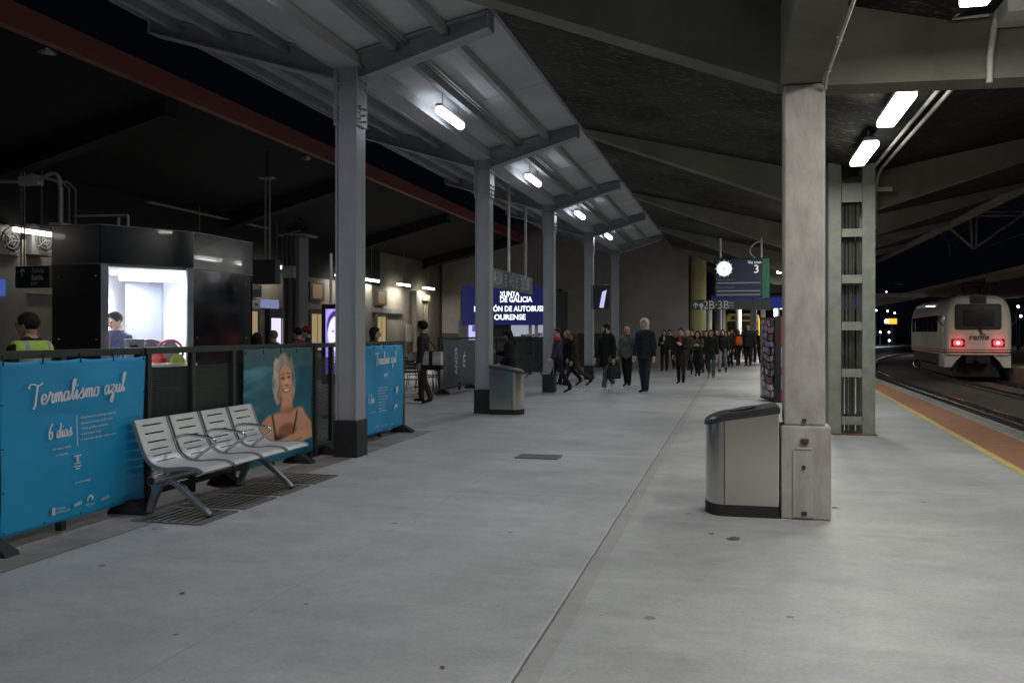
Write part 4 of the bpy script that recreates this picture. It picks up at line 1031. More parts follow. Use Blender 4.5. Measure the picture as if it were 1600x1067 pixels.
# advertising totem
t, a, b = facing('advertising_totem', 'upright advertising totem with glowing violet screen left of the nearest column', 'totem', 502, 475, 552, 600, 15.6, .2, BLACKP)
def totem_fn(u, v):
    n = rngnoise(u, v, 1.2, 21)
    c = np.array((.30, .22, .85))*np.ones((len(u), 3))*(1+.3*n)[:, None]
    f = np.sqrt(((u-.45)/.34)**2+((v-.62)/.26)**2); a_ = np.clip((1.05-f)*12, 0, 1)[:, None]; c = c*(1-a_)+a_*np.array((.80, .76, 1.0))
    h = np.sqrt(((u-.47)/.42)**2+((v-.74)/.24)**2); hh = (np.clip((1.05-h)*9, 0, 1)*np.clip((f-1.0)*12, 0, 1))[:, None]; c = c*(1-hh)+hh*np.array((.05, .04, .12))
    e = np.minimum(np.hypot((u-.33)/.06, (v-.66)/.02), np.hypot((u-.60)/.06, (v-.66)/.02)); ee = np.clip((1-e)*3, 0, 1)[:, None]; c = c*(1-ee)+ee*np.array((.12, .08, .2))
    l_ = np.hypot((u-.46)/.11, (v-.49)/.022); ee = np.clip((1-l_)*3, 0, 1)[:, None]; c = c*(1-ee)+ee*np.array((.45, .15, .4))
    low = np.clip((.30-v)*14, 0, 1)[:, None]; c = c*(1-low)+low*np.array((.13, .10, .55))
    tri = ((v > .12) & (v < .27) & (np.abs(u-.32) < (v-.12)*1.2))[:, None]; c = np.where(tri, np.array((.75, .72, 1.0)), c)
    return c
o = paint_grid('screen', None, None, 0, 1, 0, 1, 0, totem_fn, 40, 80, lambda v: Vector((a.x+.09+(b.x-a.x-.18)*v.y, 15.594, .82+(b.z-.09-.82)*v.z)), vcol('totem_screen', .3, .95), t)
q = MB(); q.box(a.x+.02, 15.55, 0, b.x-.02, 15.85, .05); q.build('foot', BLACKP, t)
q = MB(); p = PY(515, 430, 16.2)
q = MB(); pb = PY(517, 475, 15.7); q.tube([Vector((pb.x, 15.7, b.z)), Vector((pb.x, 15.7, b.z+.95))], .03, 8); q.build('pole', mat('white_pole', (.6, .6, .58)), t)
# hall column with conduits
t = thing('hall_column', 'grey hall column carrying cables and a junction box beyond the kiosk', 'column', (PZ(463, 540, 23)[0], PZ(463, 540, 23)[1], 0)); p = t.location
q = MB(); q.box(p.x-.25, p.y-.25, 0, p.x+.22, p.y+.25, 4.0); q.build('shaft', mat('hall_column_grey', (.20, .20, .21), .7, 0, .1, 2), t, .02)
q = MB(); q.box(p.x-.22, p.y-.36, 2.95, p.x+.12, p.y-.26, 3.25); q.build('junction_box', mat('box_grey', (.38, .38, .38), .5), t, .01)
q = MB()
for d in (-.12, .08): q.box(p.x+d-.03, p.y-.31, .05, p.x+d+.03, p.y-.26, 2.95)
q.build('cable_duct', BLACKP, t)
q = MB()
for k, d in enumerate((-.15, -.03, .1)): q.tube(catmull([(p.x+d, p.y-.31, 3.25), (p.x+d, p.y-.34, 3.9), (p.x+d+.2, p.y-.4, 4.2+.1*k), (p.x+.5, p.y-.3, 4.1)], 5), .03, 6)
q.build('cable', RUBBER, t)
q = MB(); q.box(p.x-.28, p.y-.4, 4.0, p.x+.45, p.y+.3, 4.04); q.tube([(p.x+.35, p.y-.5, 4.1), (p.x-.1, p.y-.52, 4.0)], .02, 6); q.build('bracket', GALV, t)
# boxes and signs on the facade by the door
def fac(name, label, cat, x0, y0, x1, y1, m, th=.12, X=-13.3):
    a = PX(x0, y1, X); b = PX(x1, y0, X); q = MB(); q.box(X-th, a.y, a.z, X, b.y, b.z); o = q.build(name, m, None, .008); return tag(o, label, cat), a, b
o, a, b = fac('door_sign', 'dark exit sign above the station door, right of the kiosk', 'sign', 392, 446, 409, 463, SIGNK)
q = MB(); q.text('EXIT', .2, (-13.29, (a.y+b.y)/2, (a.z+b.z)/2+.1), Yp, Zp); q.build('lettering', LETW, o)
o, a, b = fac('logo_sign', 'small white square sign with a dark square logo over the station door', 'sign', 394, 470, 407, 482, mat('white_sign_board', (.75, .76, .8), .5))  # plain white board
q = MB(); q.box(-13.30, a.y+.3, a.z+.08, -13.294, b.y-.3, b.z-.08); q.build('logo', BLACKP, o)
o, a, b = fac('blue_sign', 'glowing pale blue sign panel beside the white square sign', 'sign', 412, 469, 436, 481, emis('pale_blue_sign', (.42, .47, .85), .35))
o, a, b = fac('wall_screen', 'blue glowing wall screen at the extreme left edge', 'screen', -14, 437, 9, 462, emis('blue_screen', (.06, .12, .5), .55))
for x, y, lb in ((77, 79, 'small grey ceiling loudspeaker under the red beam, near the left edge'), (480, 246, 'small grey ceiling loudspeaker under the red beam, left of the nearest column')):
    p = PX(x, y, -9.75); q = MB(); q.loft([[p+Vector((.10*s*math.cos(k*.7854), d, .10*s*math.sin(k*.7854))) for k in range(8)] for d, s in ((-.16, 1), (.10, .55))]); q.tube([p, p+Vector((0, 0, .3))], .015, 6)
    tag(q.build('loudspeaker', mat('speaker_grey', (.4, .4, .38), .6)), lb, 'loudspeaker', 'ceiling loudspeakers')
# air conditioners
for x0, x1, lb in ((-4, 33, 'air conditioning unit on the facade at the left edge'), (50, 84, 'air conditioning unit on the facade under the lit tube, next to the kiosk')):
    X = -13.34; a = PX(x0, 398, X); b = PX(x1, 354, X)
    t = thing('air_conditioner', lb, 'air conditioner', (X, a.y, a.z), 0, 'air conditioners on the facade')
    q = MB(); q.box(X-.22, a.y, a.z, X, b.y, b.z); q.build('casing', mat('ac_grey', (.16, .16, .155), .5), t, .015)
    c = Vector((X+.004, a.y+(b.y-a.y)*.58, (a.z+b.z)/2)); r = (b.z-a.z)*.40
    q = MB(); q.add([c+Vector((0, r*math.cos(k), r*math.sin(k))) for k in [6.283*i/24 for i in range(24)]], [tuple(range(24))]); q.build('fan_opening', BLACKP, t)
    q = MB()
    for rr in (.35, .65, 1.0): q.tube([c+Vector((.012, r*rr*math.cos(k), r*rr*math.sin(k))) for k in [6.283*i/24 for i in range(25)]], .008, 5, caps=False)
    for k in range(5):
        an = k*6.283/5; q.tube([c+Vector((.01, 0, 0)), c+Vector((.01, r*math.cos(an), r*math.sin(an)))], .01, 5)
    q.build('fan_guard', mat('ac_light', (.12, .12, .115), .5), t)

# ------------------------------------------------------------------ bus office with its lit sign
OY = 35.5
a = PY(716, 582, OY); b = PY(866, 447, OY)
t = thing('bus_office', 'dark glazed bus office with a lit shop window under a navy sign', 'building', ((a.x+b.x)/2, OY, 0))
q = MB(); q.box(a.x, OY+.3, 0, b.x, OY+3, 3.3); q.build('body', mat('office_dark', (.03, .04, .045), .35), t)
q = MB(); q.box(PY(796, 0, OY).x, OY+.28, PY(790, 526, OY).z, PY(849, 0, OY).x, OY+.299, PY(790, 508, OY).z); wn = q.build('shop_window', emis('shop_window_glow', (.62, .68, .80), .42), t)
q = MB()
random.seed(4)
for k in range(9):
    x = PY(812+3.8*k, 0, OY).x; h = random.uniform(.06, .16); q.box(x, OY+.22, PY(790, 525.5, OY).z, x+.09, OY+.27, PY(790, 525.5, OY).z+h, k % 3)
q.build('display_goods', [mat('goods_red', (.5, .08, .04), .6), mat('goods_tan', (.5, .33, .2), .6), mat('goods_white', (.7, .7, .7), .6)], wn)
q = MB()
for x in (827, 836.5): p = PY(x, 0, OY).x; q.box(p-.06, OY+.15, PY(790, 526, OY).z, p+.06, OY+.22, PY(790, 508, OY).z)
q.build('mullion', mat('mullion_white', (.5, .5, .52), .5), wn)
q = MB(); q.box(PY(729, 0, OY).x, OY+.28, PY(790, 531, OY).z, PY(744, 0, OY).x, OY+.299, PY(790, 508, OY).z); wn = q.build('shop_window', emis('poster_window_glow', (.60, .60, .95), .8), t)
q = MB(); q.box(PY(735, 0, OY).x, OY+.26, PY(790, 518, OY).z, PY(741, 0, OY).x, OY+.279, PY(790, 508.5, OY).z); q.build('blue_notice', emis('blue_notice_glow', (.12, .15, .7), .5), wn)
q = MB()
for x in (801, 815, 832, 846): p = PY(x, 0, OY).x; q.box(p-.02, OY+.27, 0, p+.02, OY+.299, PY(790, 528, OY).z)
q.box(PY(780, 0, OY).x, OY+.26, PY(790, 529.5, OY).z, b.x, OY+.299, PY(790, 527, OY).z); q.build('glass_wall_frame', mat('teal_frame', (.05, .09, .085), .4), t)
q = MB(); q.box(a.x-.02, OY+.1, 0, PY(728, 0, OY).x, OY+.29, PY(790, 500, OY).z); q.build('side_panel', mat('office_grey', (.16, .17, .18), .6), t)
q = MB(); zb = PY(790, 507.5, OY).z; zt = PY(790, 446, OY).z; q.box(PY(723, 0, OY).x, OY-.1, zb, b.x, OY+.28, zt); q.build('sign_box', emis('navy_sign', (.012, .016, .10), .55), t)
q = MB(); yy = OY-.105
for x, x2, y, s in ((781, 812, 460, 'XUNTA'), (781, 831, 468.6, 'DE GALICIA'), (740.5, 855, 483.2, 'ESTACIÓN DE AUTOBUSES'), (772, 821, 496, 'OURENSE')):
    q.text(s, .30, PY(x, y, yy), Xp, Zp, 0, 'LEFT', off=.006, fit=PY(x2, y, yy).x-PY(x, y, yy).x)
q.build('lettering', emis('sign_white_glow', (.9, .92, 1), 1.5), t)

# ------------------------------------------------------------------ vending machine
p0 = G(1211, 629); p1 = G(1188, 623.6); d = (p1-p0); wv = d.length; ang = math.atan2(d.y, d.x)
t = thing('vending_machine', 'red and black vending machine with glazed front, behind the concrete column', 'vending machine', p0, ang)
M = MW[t.name]       # local +x runs along the front, -y points into the body
q = MB(); q.box(0, -.85, .03, wv, -.02, 1.95, M=M); q.build('cabinet', mat('vending_red', (.42, .03, .025), .35, 0, .05, 2), t, .01)
q = MB(); q.box(-.012, -.13, .02, .0, -.0, 1.96, M=M); q.box(0, -.018, .03, wv, 0, 1.95, M=M); q.build('front_frame', BLACKP, t)
def prod_fn(u, v):
    r = np.random.RandomState(5); v = np.clip(v+.02*np.sin(u*9), 0, 1); u = np.clip(u+.03*np.sin(v*23), 0, 1); cols = np.array([(.45, .04, .05), (.25, .08, .30), (.10, .10, .35), (.5, .45, .5), (.35, .12, .08), (.2, .2, .45), (.5, .3, .35), (.05, .05, .07)])
    iu = (u*7).astype(int); iv = (v*11).astype(int); k = r.randint(0, 8, (9, 13))[iu, iv]; c = cols[k]*.55+.05; c = c*.55+.45*c.mean(1, keepdims=True)+.05*(rngnoise(u, v, 6, 9, 2)[:, None])
    edge = (((u*7) % 1) < .16) | (((v*11) % 1) < .24); c = np.where(edge[:, None], c*.12, c)
    return c*(.8+.3*rngnoise(u, v, 5, 2, 2))[:, None]
o = paint_grid('product_display', None, None, 0, 1, 0, 1, 0, prod_fn, 56, 88, lambda v: M @ Vector((.04+(wv-.08)*v.y, .012+.07*math.sin(math.pi*v.y), .10+1.80*v.z)), vcol('vending_products', .15, .16), t)
q = MB(); xx = -.004
c = [M @ Vector((xx-.003, -.30+.13*math.cos(k), 1.55+.16*math.sin(k))) for k in [6.283*i/24 for i in range(24)]]; q.add(c, [tuple(range(24))]); q.build('white_disc', mat('vending_white', (.75, .72, .70), .4), t)
q = MB(); q.add([M @ Vector((xx, y, z)) for y, z in ((-.14, .30), (-.84, .30), (-.84, 1.12), (-.5, 1.22), (-.30, 1.16), (-.14, 1.26))], [(0, 1, 2, 3, 4, 5)]); q.build('ice_panel', mat('vending_ice_blue', (.35, .46, .52), .4, 0, .2, 9), t)
q = MB(); q.add([M @ Vector((xx-.003, y, z)) for y, z in ((-.14, .62), (-.25, .58), (-.33, .70), (-.22, .82), (-.14, .80))], [(0, 1, 2, 3, 4)]); q.build('red_splash', mat('vending_red', (.42, .03, .025)), t)

# ------------------------------------------------------------------ train
TY = 46.3; TXc = tx(TY)+4.4+.12; TH = -R(3.6)
t = thing('train', 'white rounded regional train seen from behind with two red tail lights lit', 'train', (TXc, TY, -.6), TH)
M = Matrix.Translation((TXc, TY, 0)) @ Matrix.Rotation(TH, 4, 'Z')
TW = mat('train_cream_white', (.66, .645, .58), .35, 0, .10, 1.6, coat=.3)
TR = mat('train_red_stripe', (.30, .02, .025), .4)
TD = mat('train_underbody', (.02, .02, .02), .8)
def sect(hw, z0, zt, n=30):
    pts = []
    for k in range(n+1):
        a = math.pi*k/n; c, s = math.cos(a), math.sin(a)
        x = hw*math.copysign(abs(c)**.42, c); z = z0+(zt-z0)*.30 + (zt-z0)*.70*abs(s)**.62
        pts.append((x, z))
    return [(hw*.985, z0)] + pts + [(-hw*.985, z0)]
q = MB(); rings = []
for dd, kx, kz in ((0, .84, -.22), (.03, .90, -.14), (.10, .95, -.07), (.25, .985, -.02), (.5, 1, 0), (12.6, 1, 0), (12.75, .95, -.1)):
    rings.append([M @ Vector((x, dd, z)) for x, z in sect(1.47*kx, .55, 3.36+kz)])
q.loft(rings, 0, True, True); body = q.build('body', TW, t)
es = body.modifiers.new('edge', 'EDGE_SPLIT'); es.split_angle = R(50)
q = MB()
def rrect(cx_, cz, hw, hh, r, y, n=5):
    out = []
    for sx_, sz_, a0 in ((1, 1, 0), (-1, 1, 90), (-1, -1, 180), (1, -1, 270)):
        for k in range(n+1):
            a = R(a0+90*k/n); out.append(M @ Vector((cx_+sx_*(hw-r)+r*math.cos(a), y, cz+sz_*(hh-r)+r*math.sin(a))))
    return out
q.loft([rrect(0, 2.31, .98, .60, .12, -.03), rrect(0, 2.31, .98, .60, .12, .02)]); wf = q.build('rear_window', BLACKP, t)
q = MB(); q.loft([rrect(0, 2.32, .86, .49, .08, -.036), rrect(0, 2.32, .86, .49, .08, -.031)]); q.build('pane', mat('train_glass', (.07, .075, .07), .15, 0, .2, 2), wf)
q = MB(); q.loft([rrect(0.02, 2.26, .66, .40, .06, -.040), rrect(.02, 2.26, .66, .40, .06, -.037)]); q.build('inner_glass', mat('train_glass_dark', (.012, .013, .012), .2), wf)  # darker rectangle set on the rear glass
q = MB(); q.loft([rrect(0, 3.10, .34, .17, .03, -.035), rrect(0, 3.10, .34, .17, .03, .06)]); q.build('destination_box', BLACKP, t)
for s in (-1, 1):
    q = MB(); q.loft([rrect(s*.84, 1.10, .27, .175, .03, -.03), rrect(s*.84, 1.10, .27, .175, .03, .03)]); hb = q.build('tail_light', mat('tail_light_housing', (.10, .01, .01), .4), t)
    q = MB(); q.loft([rrect(s*.84, 1.10, .20, .12, .10, -.045), rrect(s*.84, 1.10, .20, .12, .10, -.031)]); q.build('glow', emis('tail_red', (1, .03, .045), 4), hb)
    q = MB(); q.loft([rrect(s*.84, 1.10, .07, .07, .069, -.052), rrect(s*.84, 1.10, .07, .07, .069, -.046)]); q.build('bulb', emis('tail_hot', (1, .40, .36), 6), hb)
    l = bpy.data.lights.new('tail_glow', 'POINT'); l.energy = 5; l.color = (1, .05, .06); l.shadow_soft_size = .1
    lo = bpy.data.objects.new('tail_glow', l); COL.objects.link(lo); lo.parent = t; lo.location = Matrix.Identity(4) @ Vector((s*.84, -.25, 1.70))
q = MB(); q.text('renfe', .40, M @ Vector((.05, -.018, 1.36)), M.to_3x3() @ Xp, M.to_3x3() @ Vector((.18, 0, 1)), 0, off=.01); q.build('lettering', mat('train_logo_dark', (.10, .05, .07), .5), t)
for z, h in ((.66, .035), (.78, .018)):
    q = MB(); q.add([v for k in (0,) for v in [M @ Vector((x, y, zz)) for zz in (z-h, z+h) for x, y in ((-1.485, 12.6), (-1.485, .5), (-1.46, .22), (-1.36, .06), (-1.22, -.008), (1.22, -.008), (1.36, .06), (1.46, .22), (1.485, .5), (1.485, 12.6))]], [(i, i+1, i+11, i+10) for i in range(9)]); q.build('stripe', TR, t)
for s in (-1, 1):
    q = MB(); q.loft([[M @ Vector((s*x, y, z)) for x, y in ((w0, .12), (1.40, .12), (1.45, .5), (1.45, 1.6), (w0, 1.6))] for z, w0 in ((-.04, 1.10), (.22, .94), (.56, .62))]); q.build('corner_fairing', TW, t)
q = MB(); q.box(-1.0, .5, -.5, 1.0, 12.4, .52, M=M); q.box(-1.38, 1.7, .05, 1.38, 12.3, .55, M=M); q.build('underframe', TD, t)
q = MB(); q.tube([M @ Vector((0, -.35, .35)), M @ Vector((0, .5, .35))], .12, 10); q.box(-.5, -.05, .15, .5, .5, .5, M=M); q.build('coupler', TD, t)
for y in (1.2, 10.8):
    for s in (-.75, .75):
        q = MB(); q.tube([M @ Vector((s-.06, y, -.12)), M @ Vector((s+.06, y, -.12))], .42, 20); q.build('wheel', mat('wheel_steel', (.08, .075, .07), .5, .7), t)
q = MB(); q.tube([M @ Vector((.0, -.05, 1.86)), M @ Vector((.05, -.06, 1.72)), M @ Vector((.16, -.06, 1.45))], .02, 6); q.tube([M @ Vector((.08, -.05, 1.84)), M @ Vector((.20, -.06, 1.5))], .02, 6); q.build('wiper', BLACKP, t)
for k in range(6):
    if k == 5: y0_, y1_ = 10.9, 12.0
    else: y0_, y1_ = 1.9+1.75*k, 3.5+1.75*k
    for s in (-1, 1):
        q = MB(); q.box(s*1.468, y0_, 1.62, s*1.482, y1_, 2.42, M=M); q.build('side_window', mat('train_side_glass', (.02, .022, .024), .1), t)
q = MB(); q.box(-1.482, .75, .75, -1.470, 1.45, 2.5, M=M); q.build('door', mat('train_door', (.50, .48, .42), .4), t, .01)
for s in (-1, 1):
    q = MB(); q.tube([M @ Vector((s*1.44, .30, 1.9)), M @ Vector((s*1.62, .25, 2.1)), M @ Vector((s*1.62, .25, 2.4))], .03, 6); q.build('mirror_arm', BLACKP, t)
q = MB(); q.box(-.5, 2.5, 3.36, .5, 4.5, 3.5, M=M); q.box(-.5, 7, 3.36, .5, 9.5, 3.48, M=M); q.build('roof_unit', mat('roof_grey', (.2, .2, .19), .7), t, .04)
q = MB()
for z1, y1_ in ((3.95, 1.2), (3.8, 1.9)):
    q.tube([M @ Vector((-.5, y1_, z1)), M @ Vector((.5, y1_, z1))], .03, 6); q.tube([M @ Vector((-.3, 1.5, 3.36)), M @ Vector((-.4, y1_, z1))], .025, 6); q.tube([M @ Vector((.3, 1.5, 3.36)), M @ Vector((.4, y1_, z1))], .025, 6)
q.build('pantograph', BLACKP, t)
# unseen lamps assumed above the far platform, right of the picture, lighting the train
for y in (30, 41):
    ft = thing('unseen_platform_lamp', 'unseen box lamp assumed under the far platform roof to the right of the train', 'lamp', (13.2, y, 4.2), 0, 'box lamps of the far platform')
    q = MB(); q.box(13.1, y-.7, 4.2, 13.3, y+.7, 4.3); q.build('diffuser', TUBEW, ft)
    l = bpy.data.objects.new('far_light', lampdata('far_light', 'A', (1, .96, .84), 130, (.2, 1.3))); COL.objects.link(l); l.parent = ft; l.location = (0, 0, -.05)

# ------------------------------------------------------------------ distance beyond the tracks
def far_lamp(label, x, y, Z, s=.16, col=(.9, .93, 1), st=14, base=0):
    p = PZ(x, y, Z); t = thing('lamp_post', label, 'lamp post', (p.x, p.y, base), 0, 'far lamp posts beyond the tracks')
    q = MB(); q.tube([(p.x, p.y+.2, base), (p.x, p.y+.2, p.z+.05), (p.x, p.y, p.z+.08)], .09, 6); q.build('pole', mat('far_pole', (.10, .10, .10), .6), t)
    q = MB(); q.sphere(p, s, 0, 8, 6); q.build('lamp_head', emis('far_lamp_%d' % int(col[2]*100), col, st), t)
for lb, x, y, Z in (('far lamp on the left of the upper pair beyond the curve', 1369, 485, 112), ('far lamp right of the upper pair beyond the curve', 1387, 486, 118), ('faint far lamp above the orange display', 1398, 489, 120),
                    ('low bright far lamp under the orange display, left one', 1375.5, 519, 105), ('low bright far lamp under the orange display, right one', 1389, 519, 108), ('lowest far lamp just above the far platform strip', 1389.5, 532, 105),
                    ('lone blue-white far lamp in the dark sky left of the train', 1385, 456, 120), ('far lamp right of the train at the picture edge, upper', 1591, 479, 80), ('far lamp right of the train at the picture edge, lower', 1595, 494, 82)):
    far_lamp(lb, x, y, Z, .11 if y != 456 else .08, (.85, .9, 1) if x < 1560 else (1, .95, .8), 9)
p = PZ(1394, 502, 104); t = thing('far_display', 'small orange glowing departure display far beyond the tracks', 'display', (p.x, p.y, 0))
q = MB(); q.box(p.x-.75, p.y, p.z-.38, p.x+.55, p.y+.2, p.z+.38); q.build('casing', BLACKP, t)
q = MB(); q.box(p.x-.45, p.y-.02, p.z-.30, p.x+.50, p.y-.005, p.z+.30); q.build('screen', emis('orange_display', (1, .36, .03), 1.6), t)
q = MB(); q.sphere((p.x-.62, p.y-.05, p.z), .22, 0, 8, 6); q.build('lamp', emis('far_lamp_100', (.9, .95, 1), 10), t)
q = MB(); q.box(p.x-.05, p.y+.05, 0, p.x+.05, p.y+.15, p.z); q.build('pole', BLACKP, t)
l = bpy.data.objects.new('far_light', lampdata('far_light', 'A', (.9, .95, 1), 500, (3, 3))); COL.objects.link(l); l.location = (15.5, 104, 7)
# overhead line structure
t = thing('catenary_gantry', 'dim overhead line gantry with slanting struts above the train', 'gantry', (20, 52, 0))
q = MB(); q.box(19.8, 51.8, 0, 20.1, 52.2, 8.6); q.build('mast', mat('gantry_grey', (.30, .30, .28), .7), t)
for z in (8.0, 8.5):
    q = MB(); q.box(4.8, 51.9, z, 20, 52.02, z+.1); q.build('beam', mat('gantry_grey', (.12, .12, .11)), t)
for x in (6.3, 10.9):
    q = MB(); q.tube([(x-1.6, 52, 8), (x, 52, 6.3), (x+1.8, 52, 8)], .05, 6); q.tube([(x, 52, 6.3), (x, 52, 5.6)], .06, 6); q.build('strut', mat('gantry_grey', (.30, .30, .28)), t)
for off, lb in ((0, 'thin overhead wire above the empty track'), (4.4, 'thin overhead wire above the train')):
    q = MB(); q.tube([(tx(y)+off, y, 5.35) for y in range(6, 120, 6)], .012, 5); q.tube([(tx(y)+off, y, 6.3+.4*abs(((y-52) % 52)/26-1)) for y in range(6, 120, 6)], .012, 5)
    tag(q.build('overhead_wire', mat('copper_wire', (.10, .08, .06), .6)), lb, 'wire')

t = thing('catenary_gantry', 'nearer dim gantry with a large V of struts right of the concrete roof edge', 'gantry', PZ(1522, 519, 36) - Vector((0, 0, CH)))
GM = mat('gantry_grey', (.30, .30, .28))
for (xa, ya), (xb, yb), r in (((1470, 345), (1522, 388), .05), ((1522, 388), (1640, 306), .05), ((1420, 331), (1700, 331), .04), ((1420, 337), (1700, 337), .04), ((1516, 332), (1519, 388), .045), ((1527, 332), (1525, 388), .045)):
    q = MB(); q.tube([PZ(xa, ya, 36), PZ(xb, yb, 36)], r, 6); q.build('strut', GM, t)
q = MB(); p = PZ(1700, 337, 36); q.box(p.x-.12, p.y-.12, 0, p.x+.12, p.y+.12, p.z+.3); q.build('mast', GM, t)
# ------------------------------------------------------------------ bus station behind the crowd
WC = mat('white_round_column', (.66, .64, .62), .6, 0, .06, 2)
for i, (x, r, Z) in enumerate(((1108, 4.5, 54), (1122, 5.5, 50), (1130.5, 3, 62), (1154, 4.5, 52), (1177.5, 5, 50), (1192, 3.8, 56), (1214, 4.5, 51))):
    p = PZ(x, 519, Z); rr = r*Z/F; q = MB(); n = 16
    q.loft([[Vector((p.x+rr*math.cos(6.2832*k/n), p.y+rr*math.sin(6.2832*k/n), z)) for k in range(n)] for z in (0, .3, 3.4)], 0, True, True)
    lb = ('leftmost white round column of the bus station, beside the yellow pillar', 'thick white round column behind the long-haired woman, left part of the bus station', 'thin farther white round column left of the yellow bus',
          'white round column in the middle, in front of the yellow bus', 'white round column just right of the yellow bus, behind the stocky man', 'white round column next to the vending machine', 'white round column hidden by the concrete column')[i]
    tag(q.build('round_column', WC), lb, 'column', 'white round columns of the bus station')
bs = thing('bus_station', 'dim bus station roof with a fascia made to glow blue behind the crowd', 'building', (3, 52, 0))
q = MB(); q.box(-1.2, 47.5, 3.30, 9, 75, 3.5); q.build('roof_slab', mat('bus_station_soffit', (.25, .25, .26), .7), bs)
q = MB(); q.box(-1.2, 47.3, 2.78, 6.3, 47.48, 3.34); q.build('fascia', emis('blue_lit_fascia', (.02, .05, .40), .30), bs)  # blue light on the beam is put in as emission
q = MB(); q.box(-1.2, 90, 0, 12, 90.3, 3.5); q.build('back_wall', mat('back_wall_dark', (.04, .04, .045), .9), bs)
q = MB(); q.box(-1.2, 47.2, 3.45, 6.3, 47.5, 5.2); q.build('upper_wall', mat('back_wall_dark', (.04, .04, .045)), bs)
for x, y in ((1.5, 53), (3, 60), (3.5, 68)):  # unseen ceiling lights, added to brighten the bus
    l = bpy.data.objects.new('station_light', lampdata('station_light', 'A', (1, .97, .9), 150, (1.2, 1.2))); COL.objects.link(l); l.location = (x, y, 3.25)
    q = MB(); q.box(x-.6, y-.1, 3.27, x+.6, y+.1, 3.298); q.build('added_ceiling_light', emis('added_station_tube', (1, .97, .9), 6), bs)
def bus(label, x, Z, rz, scale=1):
    p = PZ(x, 519, Z); p.z = 0; t = thing('bus', label, 'bus', p, rz, 'parked buses in the bus station'); M = MW[t.name]
    q = MB(); q.loft([[M @ Vector((sx_*w, y, z)) for sx_, z in ((-1, .35), (1, .35), (1, 2.5), (.93, 2.85), (.8, 2.95), (-.8, 2.95), (-.93, 2.85), (-1, 2.5))] for y, w in ((0, 1.15), (.12, 1.25), (10, 1.25))]); q.build('body', mat('bus_yellow', (.68, .46, .05), .4, 0, .05, 2), t)
    q = MB(); q.box(-1.08, -.02, 1.15, 1.08, .0, 2.38, M=M); q.build('windscreen', mat('bus_glass', (.02, .02, .022), .12), t)
    q = MB(); q.box(-.8, -.02, 2.50, .8, .0, 2.78, M=M); q.build('destination_box', BLACKP, t)
    for s in (-1, 1):
        q = MB(); q.box(s*1.256, .5, 1.3, s*1.262, 9.6, 2.35, M=M); q.build('side_glass', mat('bus_glass', (.02, .02, .022)), t)
        q = MB(); q.box(s*.75, -.03, .6, s*1.05, 0, .78, M=M); q.build('headlight', mat('lamp_glass', (.7, .7, .7), .2), t)
        for y in (2, 8):
            q = MB(); q.tube([M @ Vector((s*.95, y, .45)), M @ Vector((s*1.27, y, .45))], .45, 16); q.build('wheel', RUBBER, t)
bus('yellow bus parked behind the white columns, right and nearer one', 1160, 66, R(8)); bus('yellow bus farther back at the left, mostly hidden by columns', 1116, 76, R(-16))

# ------------------------------------------------------------------ cafe chairs, table, bicycle
def cafe_chair(label):
    t = thing('cafe_chair', label, 'chair', (0, 0, 0), 0, 'dark metal cafe chairs by the far fence')
    CM = mat('dark_chair_metal', (.06, .06, .062), .4, .5)
    for x in (-.2, .2):
        for y, y2 in ((-.2, -.16), (.22, .17)):
            q = MB(); q.tube([(x*1.08, y, 0), (x, y2, .45)], .011, 6); q.build('leg', CM, t)
    q = MB(); q.box(-.22, -.21, .45, .22, .21, .465); q.build('seat', mat('dark_chair_slat', (.05, .048, .045), .6), t)
    for x in (-.2, .2):
        q = MB(); q.tube([(x, .19, .45), (x, .25, .85)], .011, 6); q.build('back_post', CM, t)
    for z in (.60, .69, .78):
        q = MB(); yy = .19+.06*(z-.45)/.4; q.box(-.2, yy-.008, z, .2, yy+.008, z+.06); q.build('back_slat', mat('dark_chair_slat', (.05, .048, .045)), t)
    for x in (-.22, .22):
        q = MB(); q.tube([(x, .22, .66), (x, -.16, .66), (x, -.18, .45)], .011, 6); q.build('armrest', CM, t)
    return t
random.seed(11)
ch0 = None
for i, (x, y, rz, lb) in enumerate(((641, 622, 20, 'dark cafe chair nearest the end of the blue banner'), (652, 612, 75, 'dark cafe chair just left of the walking man with the tote bag'), (668, 617, -60, 'dark cafe chair right behind the man with the tote bag'),
                                   (679, 613, 160, 'dark cafe chair touching the grey lettered banner'), (645, 600, 130, 'dark cafe chair in the back row, left of the other back one'), (672, 600, 10, 'dark cafe chair in the back row next to the fence post'))):
    c = cafe_chair(lb) if i == 0 else copy_tree(ch0)
    if i == 0: ch0 = c
    c.location = G(x, y); c.rotation_euler = (0, 0, R(rz)); c['label'] = lb
t = thing('cafe_table', 'small round dark cafe table among the metal chairs', 'table', G(660, 605)); p = t.location
q = MB(); q.tube([p+Vector((0, 0, .70)), p+Vector((0, 0, .73))], .35, 20); q.build('table_top', mat('table_top_grey', (.25, .25, .25), .4), t)
q = MB(); q.tube([p+Vector((0, 0, .03)), p+Vector((0, 0, .70))], .03, 8); q.tube([p, p+Vector((0, 0, .03))], .24, 16); q.build('pedestal', BLACKP, t)
t = thing('bicycle', 'dark bicycle parked behind the third grey column', 'bicycle', G(836, 592), R(8)); M = MW[t.name]
